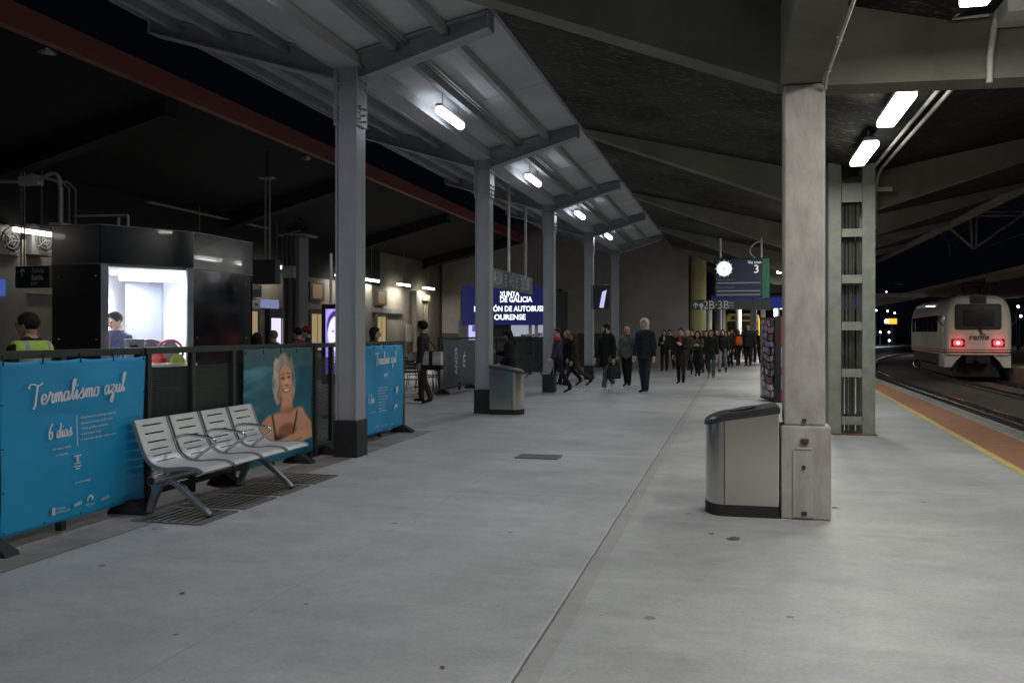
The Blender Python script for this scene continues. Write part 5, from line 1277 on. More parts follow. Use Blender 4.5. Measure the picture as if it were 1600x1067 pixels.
for x in (-.5, .5):
    q = MB(); q.tube([M @ Vector((x+.33*math.cos(k), 0, .34+.33*math.sin(k))) for k in [6.2832*i/28 for i in range(29)]], .017, 6, caps=False); w_ = q.build('wheel', RUBBER, t)
    q = MB()
    for k in range(10):
        a_ = k*.6283; q.tube([M @ Vector((x, 0, .34)), M @ Vector((x+.32*math.cos(a_), 0, .34+.32*math.sin(a_)))], .003, 4)
    q.build('spokes', GALV, w_)
BF = mat('bike_frame', (.05, .05, .06), .35)
q = MB()
for a_, b_2 in (((-.5, .34), (-.08, .32)), ((-.08, .32), (-.2, .82)), ((-.2, .82), (-.5, .34)), ((-.08, .32), (.36, .78)), ((-.19, .78), (.35, .82)), ((.34, .88), (.5, .34))):
    q.tube([M @ Vector((a_[0], 0, a_[1])), M @ Vector((b_2[0], 0, b_2[1]))], .017, 7)
q.build('frame', BF, t)
q = MB(); q.tube([M @ Vector(v) for v in ((.30, -.28, .98), (.34, -.1, .98), (.34, .1, .98), (.30, .28, .98))], .013, 6); q.tube([M @ Vector((.34, 0, .86)), M @ Vector((.34, 0, .98))], .015, 6); q.build('handlebar', BF, t)
q = MB(); q.loft([[M @ Vector((x*s, y*s*.5, z)) for x, y in ((-.36, -.16), (-.1, -.05), (-.1, .05), (-.36, .16))] for z, s in ((.86, .9), (.90, 1))]); q.tube([M @ Vector((-.2, 0, .8)), M @ Vector((-.215, 0, .87))], .014, 6); q.build('saddle', RUBBER, t)
# ------------------------------------------------------------------ people: blended volumes turned into one skin
def sdc(P, a, b, ra, rb, S=None):
    a = np.asarray(a, float); b = np.asarray(b, float)
    if S is not None:
        S = np.asarray(S, float); P = P/S; a = a/S; b = b/S; ms = S.min()
    else: ms = 1
    ba = b-a; pa = P-a; den = (ba*ba).sum()+1e-12
    t = np.clip((pa@ba)/den, 0, 1); d = np.linalg.norm(pa-t[:, None]*ba, axis=1)-(ra+(rb-ra)*t)
    return d*ms
def smin(a, b, k):
    h = np.maximum(k-np.abs(a-b), 0)/k
    return np.minimum(a, b)-h*h*k*.25
def nets(prims, res, k, cut=None, wob=0):
    pts = np.array([p[0] for p in prims]+[p[1] for p in prims]); rr = max(max(p[2], p[3])*(max(p[4]) if p[4] is not None else 1) for p in prims)+.03
    lo = pts.min(0)-rr; hi = pts.max(0)+rr; n = np.ceil((hi-lo)/res).astype(int)+1
    g = np.stack(np.meshgrid(*[lo[i]+res*np.arange(n[i]) for i in range(3)], indexing='ij'), -1).reshape(-1, 3)
    def ev(P):
        d = None
        for p in prims:
            e = sdc(P, p[0], p[1], p[2], p[3], p[4]); d = e if d is None else smin(d, e, k)
        if wob: d = d + wob*(np.sin(P[:, 0]*61+P[:, 2]*23)*np.sin(P[:, 1]*57+P[:, 2]*31)+.6*np.sin(P[:, 2]*75+P[:, 0]*40))
        if cut: d = np.maximum(d, cut(P))
        return d
    v = ev(g).reshape(n); s = v < 0
    idx = -np.ones(n-1, int); c = np.zeros(n-1, int)
    for i in (0, 1):
        for j in (0, 1):
            for l in (0, 1): c += s[i:n[0]-1+i, j:n[1]-1+j, l:n[2]-1+l]
    act = np.argwhere((c > 0) & (c < 8)); idx[tuple(act.T)] = np.arange(len(act))
    acc = np.zeros((len(act), 3)); cnt = np.zeros(len(act))
    for ax in range(3):
        o1, o2 = [q for q in range(3) if q != ax]
        for a in (0, 1):
            for b in (0, 1):
                q = act.copy(); q[:, o1] += a; q[:, o2] += b; r = q.copy(); r[:, ax] += 1
                va = v[tuple(q.T)]; vb = v[tuple(r.T)]; m = (va < 0) != (vb < 0)
                t = np.where(m, va/(va-vb+1e-12), 0); pp = q.astype(float); pp[:, ax] += t
                acc[m] += pp[m]; cnt[m] += 1
    V = lo+res*acc/np.maximum(cnt, 1)[:, None]
    Fc = []
    for ax in range(3):
        o1, o2 = [(1, 2), (2, 0), (0, 1)][ax]
        sl0 = [slice(None)]*3; sl1 = [slice(None)]*3; sl0[ax] = slice(0, -1); sl1[ax] = slice(1, None)
        ch = np.argwhere(s[tuple(sl0)] != s[tuple(sl1)])
        ch = ch[(ch[:, o1] > 0) & (ch[:, o2] > 0) & (ch[:, o1] < n[o1]-1) & (ch[:, o2] < n[o2]-1)]
        ins = s[tuple(ch.T)]
        q = []
        for a, b in ((-1, -1), (0, -1), (0, 0), (-1, 0)):
            e = ch.copy(); e[:, o1] += a; e[:, o2] += b; q.append(idx[tuple(e.T)])
        q = np.stack(q, 1); q[~ins] = q[~ins][:, ::-1]; Fc.append(q[(q >= 0).all(1)])
    Fc = np.concatenate(Fc)
    D = np.stack([sdc(V, p[0], p[1], p[2], p[3], p[4]) for p in prims]); lab = D.argmin(0)
    return V, Fc, lab
SKINS = {'light': (.50, .31, .23), 'tan': (.40, .235, .16)}
def cloth(c, key):
    n = 'cloth_%s_%03d_%03d_%03d' % (key, *[int(x*400) for x in c])
    return mat(n, c, .85, 0, .22, 7, .9, 16, spec=.25)
def rotx(a): c, s = math.cos(a), math.sin(a); return np.array(((1, 0, 0), (0, c, -s), (0, s, c)))
def roty(a): c, s = math.cos(a), math.sin(a); return np.array(((c, 0, s), (0, 1, 0), (-s, 0, c)))
def rotz(a): c, s = math.cos(a), math.sin(a); return np.array(((c, -s, 0), (s, c, 0), (0, 0, 1)))
def head_prims():
    N = None
    return [((0, -.015, .035), (0, .012, .035), .083, .083, (.92, 1.06, 1.05), 'skin'), ((0, .03, -.03), (0, .05, -.088), .058, .032, None, 'skin'),
            ((.035, .02, -.02), (.012, .05, -.08), .042, .026, None, 'skin'), ((-.035, .02, -.02), (-.012, .05, -.08), .042, .026, None, 'skin'),
            ((0, .096, .012), (0, .116, -.028), .009, .014, None, 'skin'), ((.012, .104, -.03), (-.012, .104, -.03), .011, .011, None, 'skin'),
            ((.079, -.012, .012), (.076, -.005, -.028), .014, .011, (.6, 1, 1), 'skin'), ((-.079, -.012, .012), (-.076, -.005, -.028), .014, .011, (.6, 1, 1), 'skin'),
            ((.018, .093, .033), (.045, .082, .033), .0048, .004, None, 'brow'), ((-.018, .093, .033), (-.045, .082, .033), .0048, .004, None, 'brow'),
            ((.028, .0885, .010), (.038, .0855, .010), .0085, .008, None, 'eye'), ((-.028, .0885, .010), (-.038, .0855, .010), .0085, .008, None, 'eye'),
            ((-.018, .090, -.058), (.018, .090, -.058), .009, .009, None, 'lip'), ((0, -.03, -.05), (0, -.03, -.10), .054, .050, None, 'skin')]
def hand_prims():
    p = [((0, 0, .02), (0, 0, -.02), .027, .028, (.8, 1, 1), 'skin'), ((0, .014, -.03), (.004, .018, -.085), .030, .026, (.5, 1, 1), 'skin'), ((0, -.012, -.03), (.004, -.018, -.082), .030, .026, (.5, 1, 1), 'skin')]
    for y, L, c in ((.033, .072, .02), (.011, .082, .026), (-.011, .076, .03), (-.032, .060, .032)):
        a = np.array((.004, y, -.092)); b = a+np.array((c*.5, y*.08, -L*.55)); d = b+np.array((c*1.2, 0, -L*.42))
        p += [(a, b, .0098, .009, None, 'skin'), (b, d, .009, .0075, None, 'skin')]
    p += [((.006, .030, -.025), (.022, .058, -.062), .015, .012, None, 'skin'), ((.022, .058, -.062), (.030, .062, -.095), .011, .0085, None, 'skin')]
    return p
HV, HF, _ = nets(hand_prims(), .0065, .010)
HEADV, HEADF, HEADL = nets(head_prims(), .0085, .016)
HEADP = head_prims()
def person(label, foot, h=1.72, face=180, sw=(0, 0), kn=(4, 4), arm=((4, 8, 14), (4, 8, 14)), lean=0, head=(0, 0), skin='light', hair=('short', (.03, .022, .018)),
           top=(.03, .03, .035), legs=(.02, .022, .03), shoe=(.02, .02, .02), coat=None, coat_len=.80, bulk=1.0, extra=None, z0=0, res=.021, group='people walking along the platform', shade=None, boots=None, skirt=False):
    """sw: thigh swing deg (right,left); kn: knee bend; arm: (swing, abduct, elbow bend) right, left; +y is forward in the local frame"""
    k = h/1.75; hip = np.array((0, 0, .92)); B = bulk
    leanM = rotx(-R(lean)); prims = []; info = {}
    up = lambda p: hip+leanM@(np.asarray(p, float)-hip)
    # legs
    for i, s in enumerate((1, -1)):
        a = R(sw[i]); t = np.array((s*.095, 0, .90)); kd = t+np.array((s*-.005, math.sin(a), -math.cos(a)))*.43
        b = a-R(kn[i]); ank = kd+np.array((0, math.sin(b), -math.cos(b)))*.40
        info['ank', i] = ank
        fa = max(min(b*.8, .35), -.6); fd = np.array((s*.10, math.cos(fa), math.sin(fa))); fd /= np.linalg.norm(fd)
        heel = ank+np.array((0, -.03, -.045)); toe = heel+fd*.20+np.array((0, 0, -.008))
        wide = .2 if skirt else 0
        prims += [(t, kd, .093*B, .062*B, None, 'legs'), (kd, ank+np.array((0, 0, .06)), .066*B+.004, .052+.006*B, None, 'legs'), (ank+np.array((0, 0, .10 if boots else .03)), ank, .05, .045, None, 'shoe'), (heel, toe, .040, .033, (1, 1, .9), 'shoe')]
    # torso
    prims += [(up((0, -.01, .93)), up((0, .005, 1.08)), .150*B, .126*B, (1, .76, 1), 'top'), (up((0, .005, 1.08)), up((0, .005, 1.31)), .126*B, .148*B, (1.02, .74, 1), 'top'),
              (up((.115*B, -.015, 1.375)), up((-.115*B, -.015, 1.375)), .072*B, .072*B, (1, .95, .85), 'top'), (up((.12*B, -.02, 1.415)), up((.03, -.015, 1.475)), .042*B, .05, None, 'top'), (up((-.12*B, -.02, 1.415)), up((-.03, -.015, 1.475)), .042*B, .05, None, 'top'), (up((0, -.01, 1.42)), up((0, .005, 1.55)), .058, .050, None, 'skin')]
    wr = []
    for i, s in enumerate((1, -1)):
        sa, ab, eb = [R(q) for q in arm[i]]; sh = up((s*.168*B**.7, -.01, 1.392))
        Rm = leanM@roty(-s*ab)@rotx(sa); d = Rm@np.array((0, 0, -1.0)); el = sh+d*.29
        Rf = Rm@roty(s*.0)@rotx(eb); fdir = Rf@np.array((0, 0, -1.0)); 
        if len(arm[i]) and eb > R(40): fdir = fdir+np.array((-s*.45, 0, 0)); fdir /= np.linalg.norm(fdir)
        w = el+fdir*.245
        prims += [(sh, el, .058*B, .047*B, None, 'top'), (el, w, .047*B, .036, None, 'top')]; wr.append((w, fdir, s, Rf))
    V, Fc, lab = nets(prims, res, .045, wob=.0016)
    names = ['skin', 'brow', 'eye', 'lip', 'top', 'legs', 'shoe']; li = [names.index(p[5]) for p in prims]
    vm = np.array(li)[lab]; fm = np.sort(vm[Fc], 1)[:, 1]
    VS, FS, MS = [V], [Fc], [fm]; off = len(V)
    hc = up((0, .028, 1.632)); HM = leanM@rotz(R(head[0]))@rotx(R(head[1]))
    v = HEADV@HM.T+hc; VS.append(v); FS.append(HEADF+off); hl = np.array([names.index(p[5]) for p in HEADP])[HEADL]; MS.append(np.sort(hl[HEADF], 1)[:, 1]); off += len(v)
    info['hands'] = []
    for w, fdir, s, Rf in wr:
        zax = -fdir; x = np.array((-s*1.0, 0, 0)); x = x-zax*(x@zax); x /= np.linalg.norm(x); y = np.cross(zax, x); 
        Mh = np.stack((x, y*(-1 if False else 1), zax), 1); hv = HV.copy(); 
        if (y@np.array((0, 1, 0.3))) < 0: hv[:, 1] *= -1
        v = hv@Mh.T+w+fdir*.012; VS.append(v); FS.append(HF+off); MS.append(np.zeros(len(HF), int)); off += len(v); info['hands'].append(w+fdir*.10)
    V = np.concatenate(VS)*k; zmin = V[:, 2].min(); V[:, 2] -= zmin
    def obj_(name, V, Fs, ms, mats, parent=None):
        me = bpy.data.meshes.new(name); me.from_pydata(V.tolist(), [], [f.tolist() for f in Fs]); me.update()
        for q in mats: me.materials.append(q)
        me.polygons.foreach_set('material_index', np.concatenate(ms) if isinstance(ms, list) else ms); me.polygons.foreach_set('use_smooth', [True]*len(me.polygons))
        o = bpy.data.objects.new(name, me); COL.objects.link(o)
        if parent: o.parent = parent
        return o
    sk = SKINS[skin]
    mats = [mat('skin_'+skin, sk, .55, 0, .06, 14), mat('eyebrow_brown', (.05, .03, .02), .8), mat('eye_dark', (.03, .025, .025), .3), mat('lip_'+skin, (sk[0]*.8, sk[1]*.5, sk[2]*.5), .5), cloth(top, 'top'), cloth(legs, 'leg'), cloth(shoe, 'shoe')]
    o = obj_('person', V, [f for q in FS for f in q], MS, mats)
    o.location = (foot[0], foot[1], z0); o.rotation_euler = (0, 0, R(face)-R(90))
    tag(o, label, 'person', group); MW[o.name] = Matrix.Translation(o.location) @ Matrix.Rotation(R(face)-R(90), 4, 'Z')
    tr = lambda v: np.stack((v[:, 0]*k, v[:, 1]*k, v[:, 2]*k-zmin), 1)
    def child(name, prims, res_, kk, m, cut=None, wob=0):
        V2, F2, _ = nets(prims, res_, kk, cut, wob); return obj_(name, tr(V2), list(F2), np.zeros(len(F2), int), [m], o)
    if coat is not None:
        g = .014; cp = []
        for p in prims:
            if p[5] == 'top': cp.append((p[0], p[1], p[2]+g, p[3]+g, p[4], 'c'))
        cl = .98-(coat_len-.5)
        if coat_len > .62:
            sp = max(abs(math.sin(R(sw[0]))), abs(math.sin(R(sw[1]))))*.25
            cp.append((up((0, -.005, 1.02)), (0, -.005, cl), .152*B, .178*B+sp*.25, (1, .80+sp, 1), 'c'))
        cp.append((up((.03, .0, 1.47)), up((-.03, 0, 1.47)), .075, .075, None, 'c'))
        ws = [(np.array(w), np.array(f)) for w, f, _, _ in wr]
        def cut(P):
            d = cl-P[:, 2]
            for w, f in ws:
                near = np.linalg.norm(P-w, axis=1) < .14
                e = (P-w)@f; d = np.where(near, np.maximum(d*0-1, e), d)
            d = np.maximum(d, P[:, 2]-(1.515))
            return d
        child('coat' if coat_len > .62 else 'jacket', cp, res, .028, cloth(coat, 'coat'), cut, .0065)
    if hair:
        st, hcx = hair[0], hair[1]; T = lambda q: HM@np.asarray(q, float)+hc
        hp = []
        skull = ((0, -.02, .042), (0, .006, .044), .092, .090)
        S_ = (.95, 1.06, 1.06)
        # hair is built in the head's own frame and then turned with it
        hp.append((*skull, S_, 'h')); cutn = np.array((0, .80, -.60)); cc_ = .028
        if st == 'long':
            for s in (-1, 1): hp += [((s*.062, -.02, .02), (s*.080, .0, -.20), .040, .040, None, 'h')]
            hp += [((0, -.06, .02), (0, -.075, -.22), .075, .065, (1.1, .7, 1), 'h')]
        if st == 'bob':
            for s in (-1, 1): hp += [((s*.066, -.015, .02), (s*.072, -.01, -.09), .040, .036, None, 'h')]
            hp += [((0, -.06, .02), (0, -.06, -.09), .07, .06, (1.1, .7, 1), 'h')]
        if st == 'curly':
            hp += [((.06, -.03, .05), (-.06, -.03, .05), .085, .085, None, 'h'), ((0, .03, .10), (0, -.06, .07), .06, .075, None, 'h')]
        if st == 'curlylong':
            for s in (-1, 1): hp += [((s*.065, -.02, .03), (s*.095, -.01, -.17), .055, .065, None, 'h')]
            hp += [((0, -.07, .03), (0, -.08, -.18), .085, .09, (1.1, .7, 1), 'h')]
        if st == 'bun': hp += [((0, -.09, .10), (0, -.10, .11), .045, .04, None, 'h')]
        def hcut(P):
            d = P@cutn-cc_
            ins = (np.abs(P[:, 0]) < .058) & (P[:, 1] > .03) & (P[:, 2] < .07)
            if st in ('long', 'bob', 'curlylong'): d = np.where(P[:, 2] < .0, np.where(P[:, 1] > .055, .05, -.01), d); d = np.maximum(d, np.where(np.abs(P[:, 0]) < .05, np.where(P[:, 1] > .0, np.where(P[:, 2] < .05, .02, -1), -1), -1))
            elif st in ('short', 'curly', 'bun'): d = np.maximum(d, -.06-P[:, 2]-.35*np.maximum(0, -P[:, 1]-.0))
            return d
        if st in ('hood', 'beanie', 'cap'): pass
        V2, F2, _ = nets(hp, .011, .03, hcut if st not in ('bald',) else hcut, .0035 if 'curl' in st else .0015)
        if st == 'fringe': pass
        obj_('hair', tr(V2@HM.T+hc), list(F2), np.zeros(len(F2), int), [mat('hair_%03d_%03d' % (int(hcx[0]*400), int(hcx[2]*400)), hcx, .8, 0, .3, 30, .6, 60, spec=.15)], o)
    T = lambda q: HM@np.asarray(q, float)+hc
    def headchild(name, hp, m, cut=None, res_=.011, kk=.02):
        V2, F2, _ = nets(hp, res_, kk, cut); return obj_(name, tr(V2@HM.T+hc), list(F2), np.zeros(len(F2), int), [m], o)
    ctx = dict(o=o, tr=tr, child=child, headchild=headchild, up=up, info=info, k=k, zmin=zmin, M=MW[o.name], obj=obj_)
    if extra: extra(ctx)
    return ctx
def wp(c, p):      # a point of the person's own frame, in the place
    p = np.asarray(p, float)*c['k']; return c['M'] @ Vector((p[0], p[1], p[2]-c['zmin']))
def hood(c, col=(.78, .74, .66)):
    c['headchild']('hood', [((0, -.03, .04), (0, .02, .045), .110, .110, (.98, 1.05, 1.1), 'h'), ((0, -.03, -.05), (0, -.05, -.10), .10, .10, None, 'h')], cloth(col, 'hood'), lambda P: np.where(P[:, 1] > .03, np.where(P[:, 2] > -.06, .084, .07)-np.sqrt(P[:, 0]**2+((P[:, 2]+.012)/1.32)**2), -1.0))
def scarf(c, col):
    up = c['up']; c['child']('scarf', [(up((.05, .03, 1.48)), up((-.05, .03, 1.48)), .075, .075, (1, 1, .7), 's'), (up((.03, .09, 1.46)), up((-.02, .12, 1.33)), .04, .045, None, 's')], .018, .04, cloth(col, 'scarf'), None, .004)
def hat(c, col, cap=False):
    hp = [((0, -.02, .060), (0, .008, .060), .096, .094, (.96, 1.06, 1.0), 'h')]
    if cap: hp += [((.05, .095, .055), (-.05, .095, .055), .05, .05, (1, 1.2, .16), 'h')]
    c['headchild']('cap' if cap else 'beanie', hp, cloth(col, 'hat'), lambda P: np.where(P[:, 1] > .085, -1.0, .042-P[:, 2]))
def beard(c, col=(.03, .02, .016)):
    c['headchild']('beard', [((0, .06, -.085), (0, .064, -.09), .042, .036, None, 'b'), ((.055, .02, -.02), (.03, .055, -.08), .03, .03, None, 'b'), ((-.055, .02, -.02), (-.03, .055, -.08), .03, .03, None, 'b')], mat('beard_dark', col, .8), lambda P: P[:, 2]+.045+np.where(np.abs(P[:, 0]) > .045, -.05, 0))
def collar(c, col):
    up = c['up']; c['child']('collar', [(up((.06, .02, 1.47)), up((-.06, .02, 1.47)), .088, .088, (1, 1, .8), 's'), (up((.06, .08, 1.42)), up((.02, .13, 1.32)), .035, .02, None, 's'), (up((-.06, .08, 1.42)), up((-.02, .13, 1.32)), .035, .02, None, 's')], .017, .03, cloth(col, 'collar'))
def backpack(c, label, col, name='backpack'):
    up = c['up']; V2, F2, _ = nets([(up((.07, -.22, 1.10)), up((.07, -.20, 1.36)), .10, .09, (1, .8, 1), 'b'), (up((-.07, -.22, 1.10)), up((-.07, -.20, 1.36)), .10, .09, (1, .8, 1), 'b')], .022, .05)
    P_ = [c['M'] @ Vector(v) for v in c['tr'](V2).tolist()]; q = MB(); q.add(P_, [tuple(f) for f in F2.tolist()], 0, True)
    tag(q.build(name, cloth(col, 'bag')), label, 'bag')
def hang_bag(c, side, label, col, w=.30, hh=.34, d=.10, name='handbag', drop=.10, col2=None):
    hd = c['info']['hands'][side]; p = wp(c, hd); M = Matrix.Translation(p) @ c['M'].to_3x3().to_4x4()
    q = MB(); q.loft([[M @ Vector((a*d*s*.5, b*w*s2*.5, z)) for a, b in ((-1, -1), (1, -1), (1, 1), (-1, 1))] for z, s, s2 in ((-drop-hh, 1, .95), (-drop-hh*.5, 1.15, 1.02), (-drop, .5, .96))], 0, True, False)
    q.tube([M @ Vector((0, -w*.25, -drop)), M @ Vector((0, -w*.12, -.02)), M @ Vector((0, w*.12, -.02)), M @ Vector((0, w*.25, -drop))], .009, 5, 0)
    tag(q.build(name, cloth(col, 'bag'), None, .012), label, 'bag')
WALK = dict(sw=(20, -18), kn=(8, 22)); WALK2 = dict(sw=(-18, 20), kn=(24, 8)); STRIDE = dict(sw=(26, -24), kn=(6, 30)); STAND = dict(sw=(3, -2), kn=(4, 4))
NAV, BLK, GRY = (.018, .022, .035), (.012, .012, .013), (.09, .09, .09)
def toward(x, y, Z=None):
    p = G(x, y) if Z is None else PZ(x, 519, Z); return p
# behind the fence, left
p = PZ(47, 519, 9.0)
c = person('man seen from behind in glasses and a yellow-green reflective vest, at the left edge', p, 1.755, 172, hair=('short', (.035, .024, .018)), top=(.02, .02, .022), coat=(.02, .02, .022), coat_len=.55, head=(14, 0), res=.016, skin='tan', group='people behind the fence', bulk=1.08, **STAND)
up = c['up']
V2, F2, L2 = nets([(up((0, 0, 1.02)), up((0, .005, 1.14)), .20, .19, (1, .76, 1), 'v'), (up((0, .005, 1.14)), up((0, .005, 1.31)), .19, .20, (1.02, .76, 1), 'v'), (up((.13, -.015, 1.385)), up((-.13, -.015, 1.385)), .104, .104, (1, .98, .88), 'v'), (up((.13, -.02, 1.425)), up((.03, -.015, 1.485)), .07, .075, None, 'v'), (up((-.13, -.02, 1.425)), up((-.03, -.015, 1.485)), .07, .075, None, 'v')], .016, .05, lambda P: np.maximum(np.maximum(.98-P[:, 2], np.abs(P[:, 0])-.235), P[:, 2]-1.49+.0*P[:, 0]))
vm = (np.abs(V2[F2].mean(1)[:, 2]-1.30) < .03) | (np.abs(np.abs(V2[F2].mean(1)[:, 0])-.125) < .022) | (np.abs(V2[F2].mean(1)[:, 2]-1.10) < .03)
c['obj']('reflective_vest', c['tr'](V2), list(F2), vm.astype(int), [mat('hi_vis_lime', (.42, .62, .08), .7, 0, .08, 8), mat('reflective_grey', (.32, .34, .33), .4)], c['o'])
q = MB()
for s in (-1, 1):
    e = [wp(c, rotz(R(14))@np.array((s*.033+.022*math.cos(a), .103, .010+.018*math.sin(a)))+up((0, .028, 1.632))) for a in [6.283*i/14 for i in range(15)]]; q.tube(e, .003, 5)
    q.tube([wp(c, rotz(R(14))@np.array((s*.058, .098, .016))+up((0, .028, 1.632))), wp(c, rotz(R(14))@np.array((s*.082, -.01, .016))+up((0, .028, 1.632)))], .003, 5)
q.build('glasses', BLACKP, c['o'])
p = PZ(182, 519, 12.50)
c = person('man in a dark suit and tie looking down inside the lit kiosk', p, 1.74, -92, z0=.10, hair=('short', (.03, .022, .018)), top=(.55, .57, .60), coat=(.035, .045, .10), coat_len=.72, head=(-10, -14), arm=((18, 5, 40), (18, 5, 40)), res=.016, group='people behind the fence', **STAND)
c['child']('tie', [(c['up']((0, .125, 1.40)), c['up']((0, .150, 1.12)), .016, .028, (1, .5, 1), 't')], .012, .02, cloth((.10, .03, .07), 'tie'))
for x, Z, hh, hr, fc, lb, cl in ((401, 16.5, 1.56, ('long', (.03, .02, .018)), 120, 'dark long-haired person just right of the kiosk, only the head above the fence', (.03, .03, .03)),
                             (428, 17.5, 1.60, ('short', (.20, .19, .18)), 150, 'grey-haired person above the portrait banner, head just over the fence', (.06, .06, .07)),
                             (466, 18.5, 1.66, ('short', (.03, .022, .02)), 165, 'dark-haired person in front of the grey hall column, head over the fence', (.20, .05, .04)),
                             (584, 17.2, 1.66, ('bob', (.03, .022, .02)), 10, 'dark-haired person looking over the smaller blue banner', (.03, .03, .035))):
    person(lb, PZ(x, 519, Z), hh, fc, hair=hr, top=cl, coat=cl, coat_len=.6, group='people behind the fence', **STAND)
c = person('person in a red knitted hat behind the fence, left of the totem', PZ(481, 519, 19.5), 1.68, 200, hair=('short', (.05, .03, .02)), top=(.05, .05, .05), group='people behind the fence', extra=lambda c: hat(c, (.30, .03, .025)), **STAND)
# man with the tote bag
c = person('curly black-haired man in an open dark jacket walking left with a white tote bag', G(661, 630), 1.78, 178, hair=('curly', (.012, .010, .009)), top=(.16, .16, .15), coat=(.035, .033, .032), coat_len=.64, legs=(.055, .048, .040), shoe=(.03, .025, .02), sw=(8, -8), kn=(6, 12), arm=((4, 6, 22), (-6, 6, 14)), head=(2, -2), skin='tan', bulk=1.05, res=.018)
M = c['M'] @ Matrix.Translation((-.10, -.27, 1.00))
q = MB()
q.loft([[M @ Vector((a*.07*s, b*.22, z)) for a, b in ((-1, -1), (1, -1), (1, 1), (-1, 1))] for z, s in ((-.22, 1), (.0, 1.2), (.17, .6))], 0)
q.tube([M @ Vector((-.02, -.12, .17)), M @ Vector((-.0, .05, .38)), M @ Vector((-.0, .22, .42)), M @ Vector((-.02, .12, .17))], .014, 6, 1)
q.box(-.10, -.02, -.2, .10, .05, .18, 1, M); q.box(-.095, -.225, -.23, .095, .225, -.13, 1, M)
tag(q.build('tote_bag', [cloth((.62, .60, .56), 'canvas'), cloth((.02, .02, .025), 'strap')], None, .012), 'white and black canvas tote bag on the walking man\'s shoulder', 'bag')
# woman with cap at the small bin
c = person('woman in a black cap and puffy black jacket reading a phone behind the small bin', toward(796, 0, 21.2), 1.62, 190, hair=('long', (.02, .015, .014)), top=BLK, coat=(.012, .012, .014), coat_len=.66, bulk=1.15, arm=((30, 6, 75), (10, 10, 30)), head=(0, -22), extra=lambda c: hat(c, (.012, .012, .013), True), **STAND)
p = wp(c, c['info']['hands'][0]); q = MB(); q.box(-.04, -.08, -.006, .04, .08, .006, 0, Matrix.Translation(p+Vector((-.03, -.02, .03))) @ Matrix.Rotation(R(25), 4, 'X')); tag(q.build('phone', mat('pale_phone', (.55, .55, .55), .3), None, .004), 'pale phone held by the woman in the black cap', 'phone')
# woman with the red collar
c = person('woman in grey and blue jacket with coral red collar, before the third column', G(872, 613), 1.66, 205, hair=('bun', (.05, .035, .028)), top=(.04, .055, .17), coat=(.06, .055, .075), coat_len=.60, legs=(.018, .022, .035), sw=(16, -14), kn=(6, 16), arm=((-8, 10, 10), (22, 12, 18)), head=(25, 2), extra=lambda c: collar(c, (.50, .07, .07)))
c['child']('blue_front', [(c['up']((0, .07, 1.30)), c['up']((0, .08, .98)), .10, .12, (1.0, .80, 1), 'f')], .02, .03, cloth((.045, .07, .26), 'front'))
c = person('woman with auburn curls in a long dark brown coat walking left', G(898, 603), 1.62, 190, hair=('curlylong', (.09, .03, .02)), coat=(.030, .022, .018), coat_len=.85, legs=(.06, .05, .04), head=(12, 0), **STRIDE)
c = person('fair-haired woman in black half hidden by the auburn-haired woman', G(887, 602), 1.64, 215, hair=('bob', (.25, .18, .10)), coat=BLK, coat_len=.80, head=(10, 0), **WALK)
# man in the black parka
c = person('bearded man in a black hooded parka and grey jeans with white sneakers', G(948, 612), 1.80, 238, hair=('short', (.03, .022, .018)), coat=(.011, .012, .011), coat_len=.82, legs=(.10, .10, .105), shoe=(.62, .62, .60), head=(-42, -4), bulk=1.12, arm=((10, 8, 12), (-4, 8, 14)), sw=(-14, 18), kn=(26, 5), extra=beard)
c['child']('parka_hood', [(c['up']((.06, -.06, 1.47)), c['up']((-.06, -.06, 1.47)), .095, .095, (1, 1, .75), 'h')], .018, .03, cloth((.03, .028, .022), 'parkahood'))
hang_bag(c, 1, 'black shoulder bag carried low beside the bearded man', (.03, .032, .036), .42, .34, .14, 'carry_bag', .10)
c = person('bald older man in a grey jacket and black trousers behind the bearded man', G(980, 604), 1.74, 262, hair=None, top=(.15, .15, .15), coat=(.115, .115, .115), coat_len=.66, legs=(.014, .014, .015), sw=(-9, 12), kn=(10, 5), bulk=1.12, skin='tan')
c = person('tall person in a cream knitted hood, dark navy jacket and cargo trousers', G(1008, 613), 1.90, 250, hair=('short', (.05, .04, .03)), coat=(.022, .024, .036), coat_len=.70, legs=(.030, .035, .055), shoe=(.012, .012, .012), head=(10, -2), bulk=1.12, sw=(-4, 12), kn=(6, 8), arm=((8, 7, 14), (-4, 8, 18)), extra=hood)
backpack(c, 'large black backpack worn by the tall hooded person', (.013, .013, .016))
# the crowd walking toward the camera
c = person('woman in a black jacket and white collar standing left of the crowd by the wall', G(1038, 580), 1.66, 268, hair=('long', (.025, .018, .015)), top=(.6, .6, .58), coat=(.016, .016, .018), coat_len=.72, legs=BLK, arm=((20, 6, 85), (4, 8, 14)), **STAND)
c['child']('white_shirt_front', [(c['up']((0, .11, 1.44)), c['up']((0, .135, 1.30)), .045, .025, (1, .6, 1), 'f')], .014, .02, cloth((.6, .6, .58), 'shirt'))
c = person('woman in rust scarf, long dark coat and ankle boots, front of the crowd', G(1064, 599), 1.68, 262, hair=('bun', (.03, .02, .018)), coat=(.018, .014, .014), coat_len=.95, legs=(.022, .018, .018), arm=((12, 6, 20), (34, 6, 80)), extra=lambda c: scarf(c, (.20, .05, .035)), sw=(-5, 7), kn=(6, 4))
c = person('blonde woman in an olive padded coat behind the rust scarf', G(1074, 586), 1.68, 262, hair=('bob', (.42, .34, .22)), coat=(.065, .06, .042), coat_len=.90, **WALK)
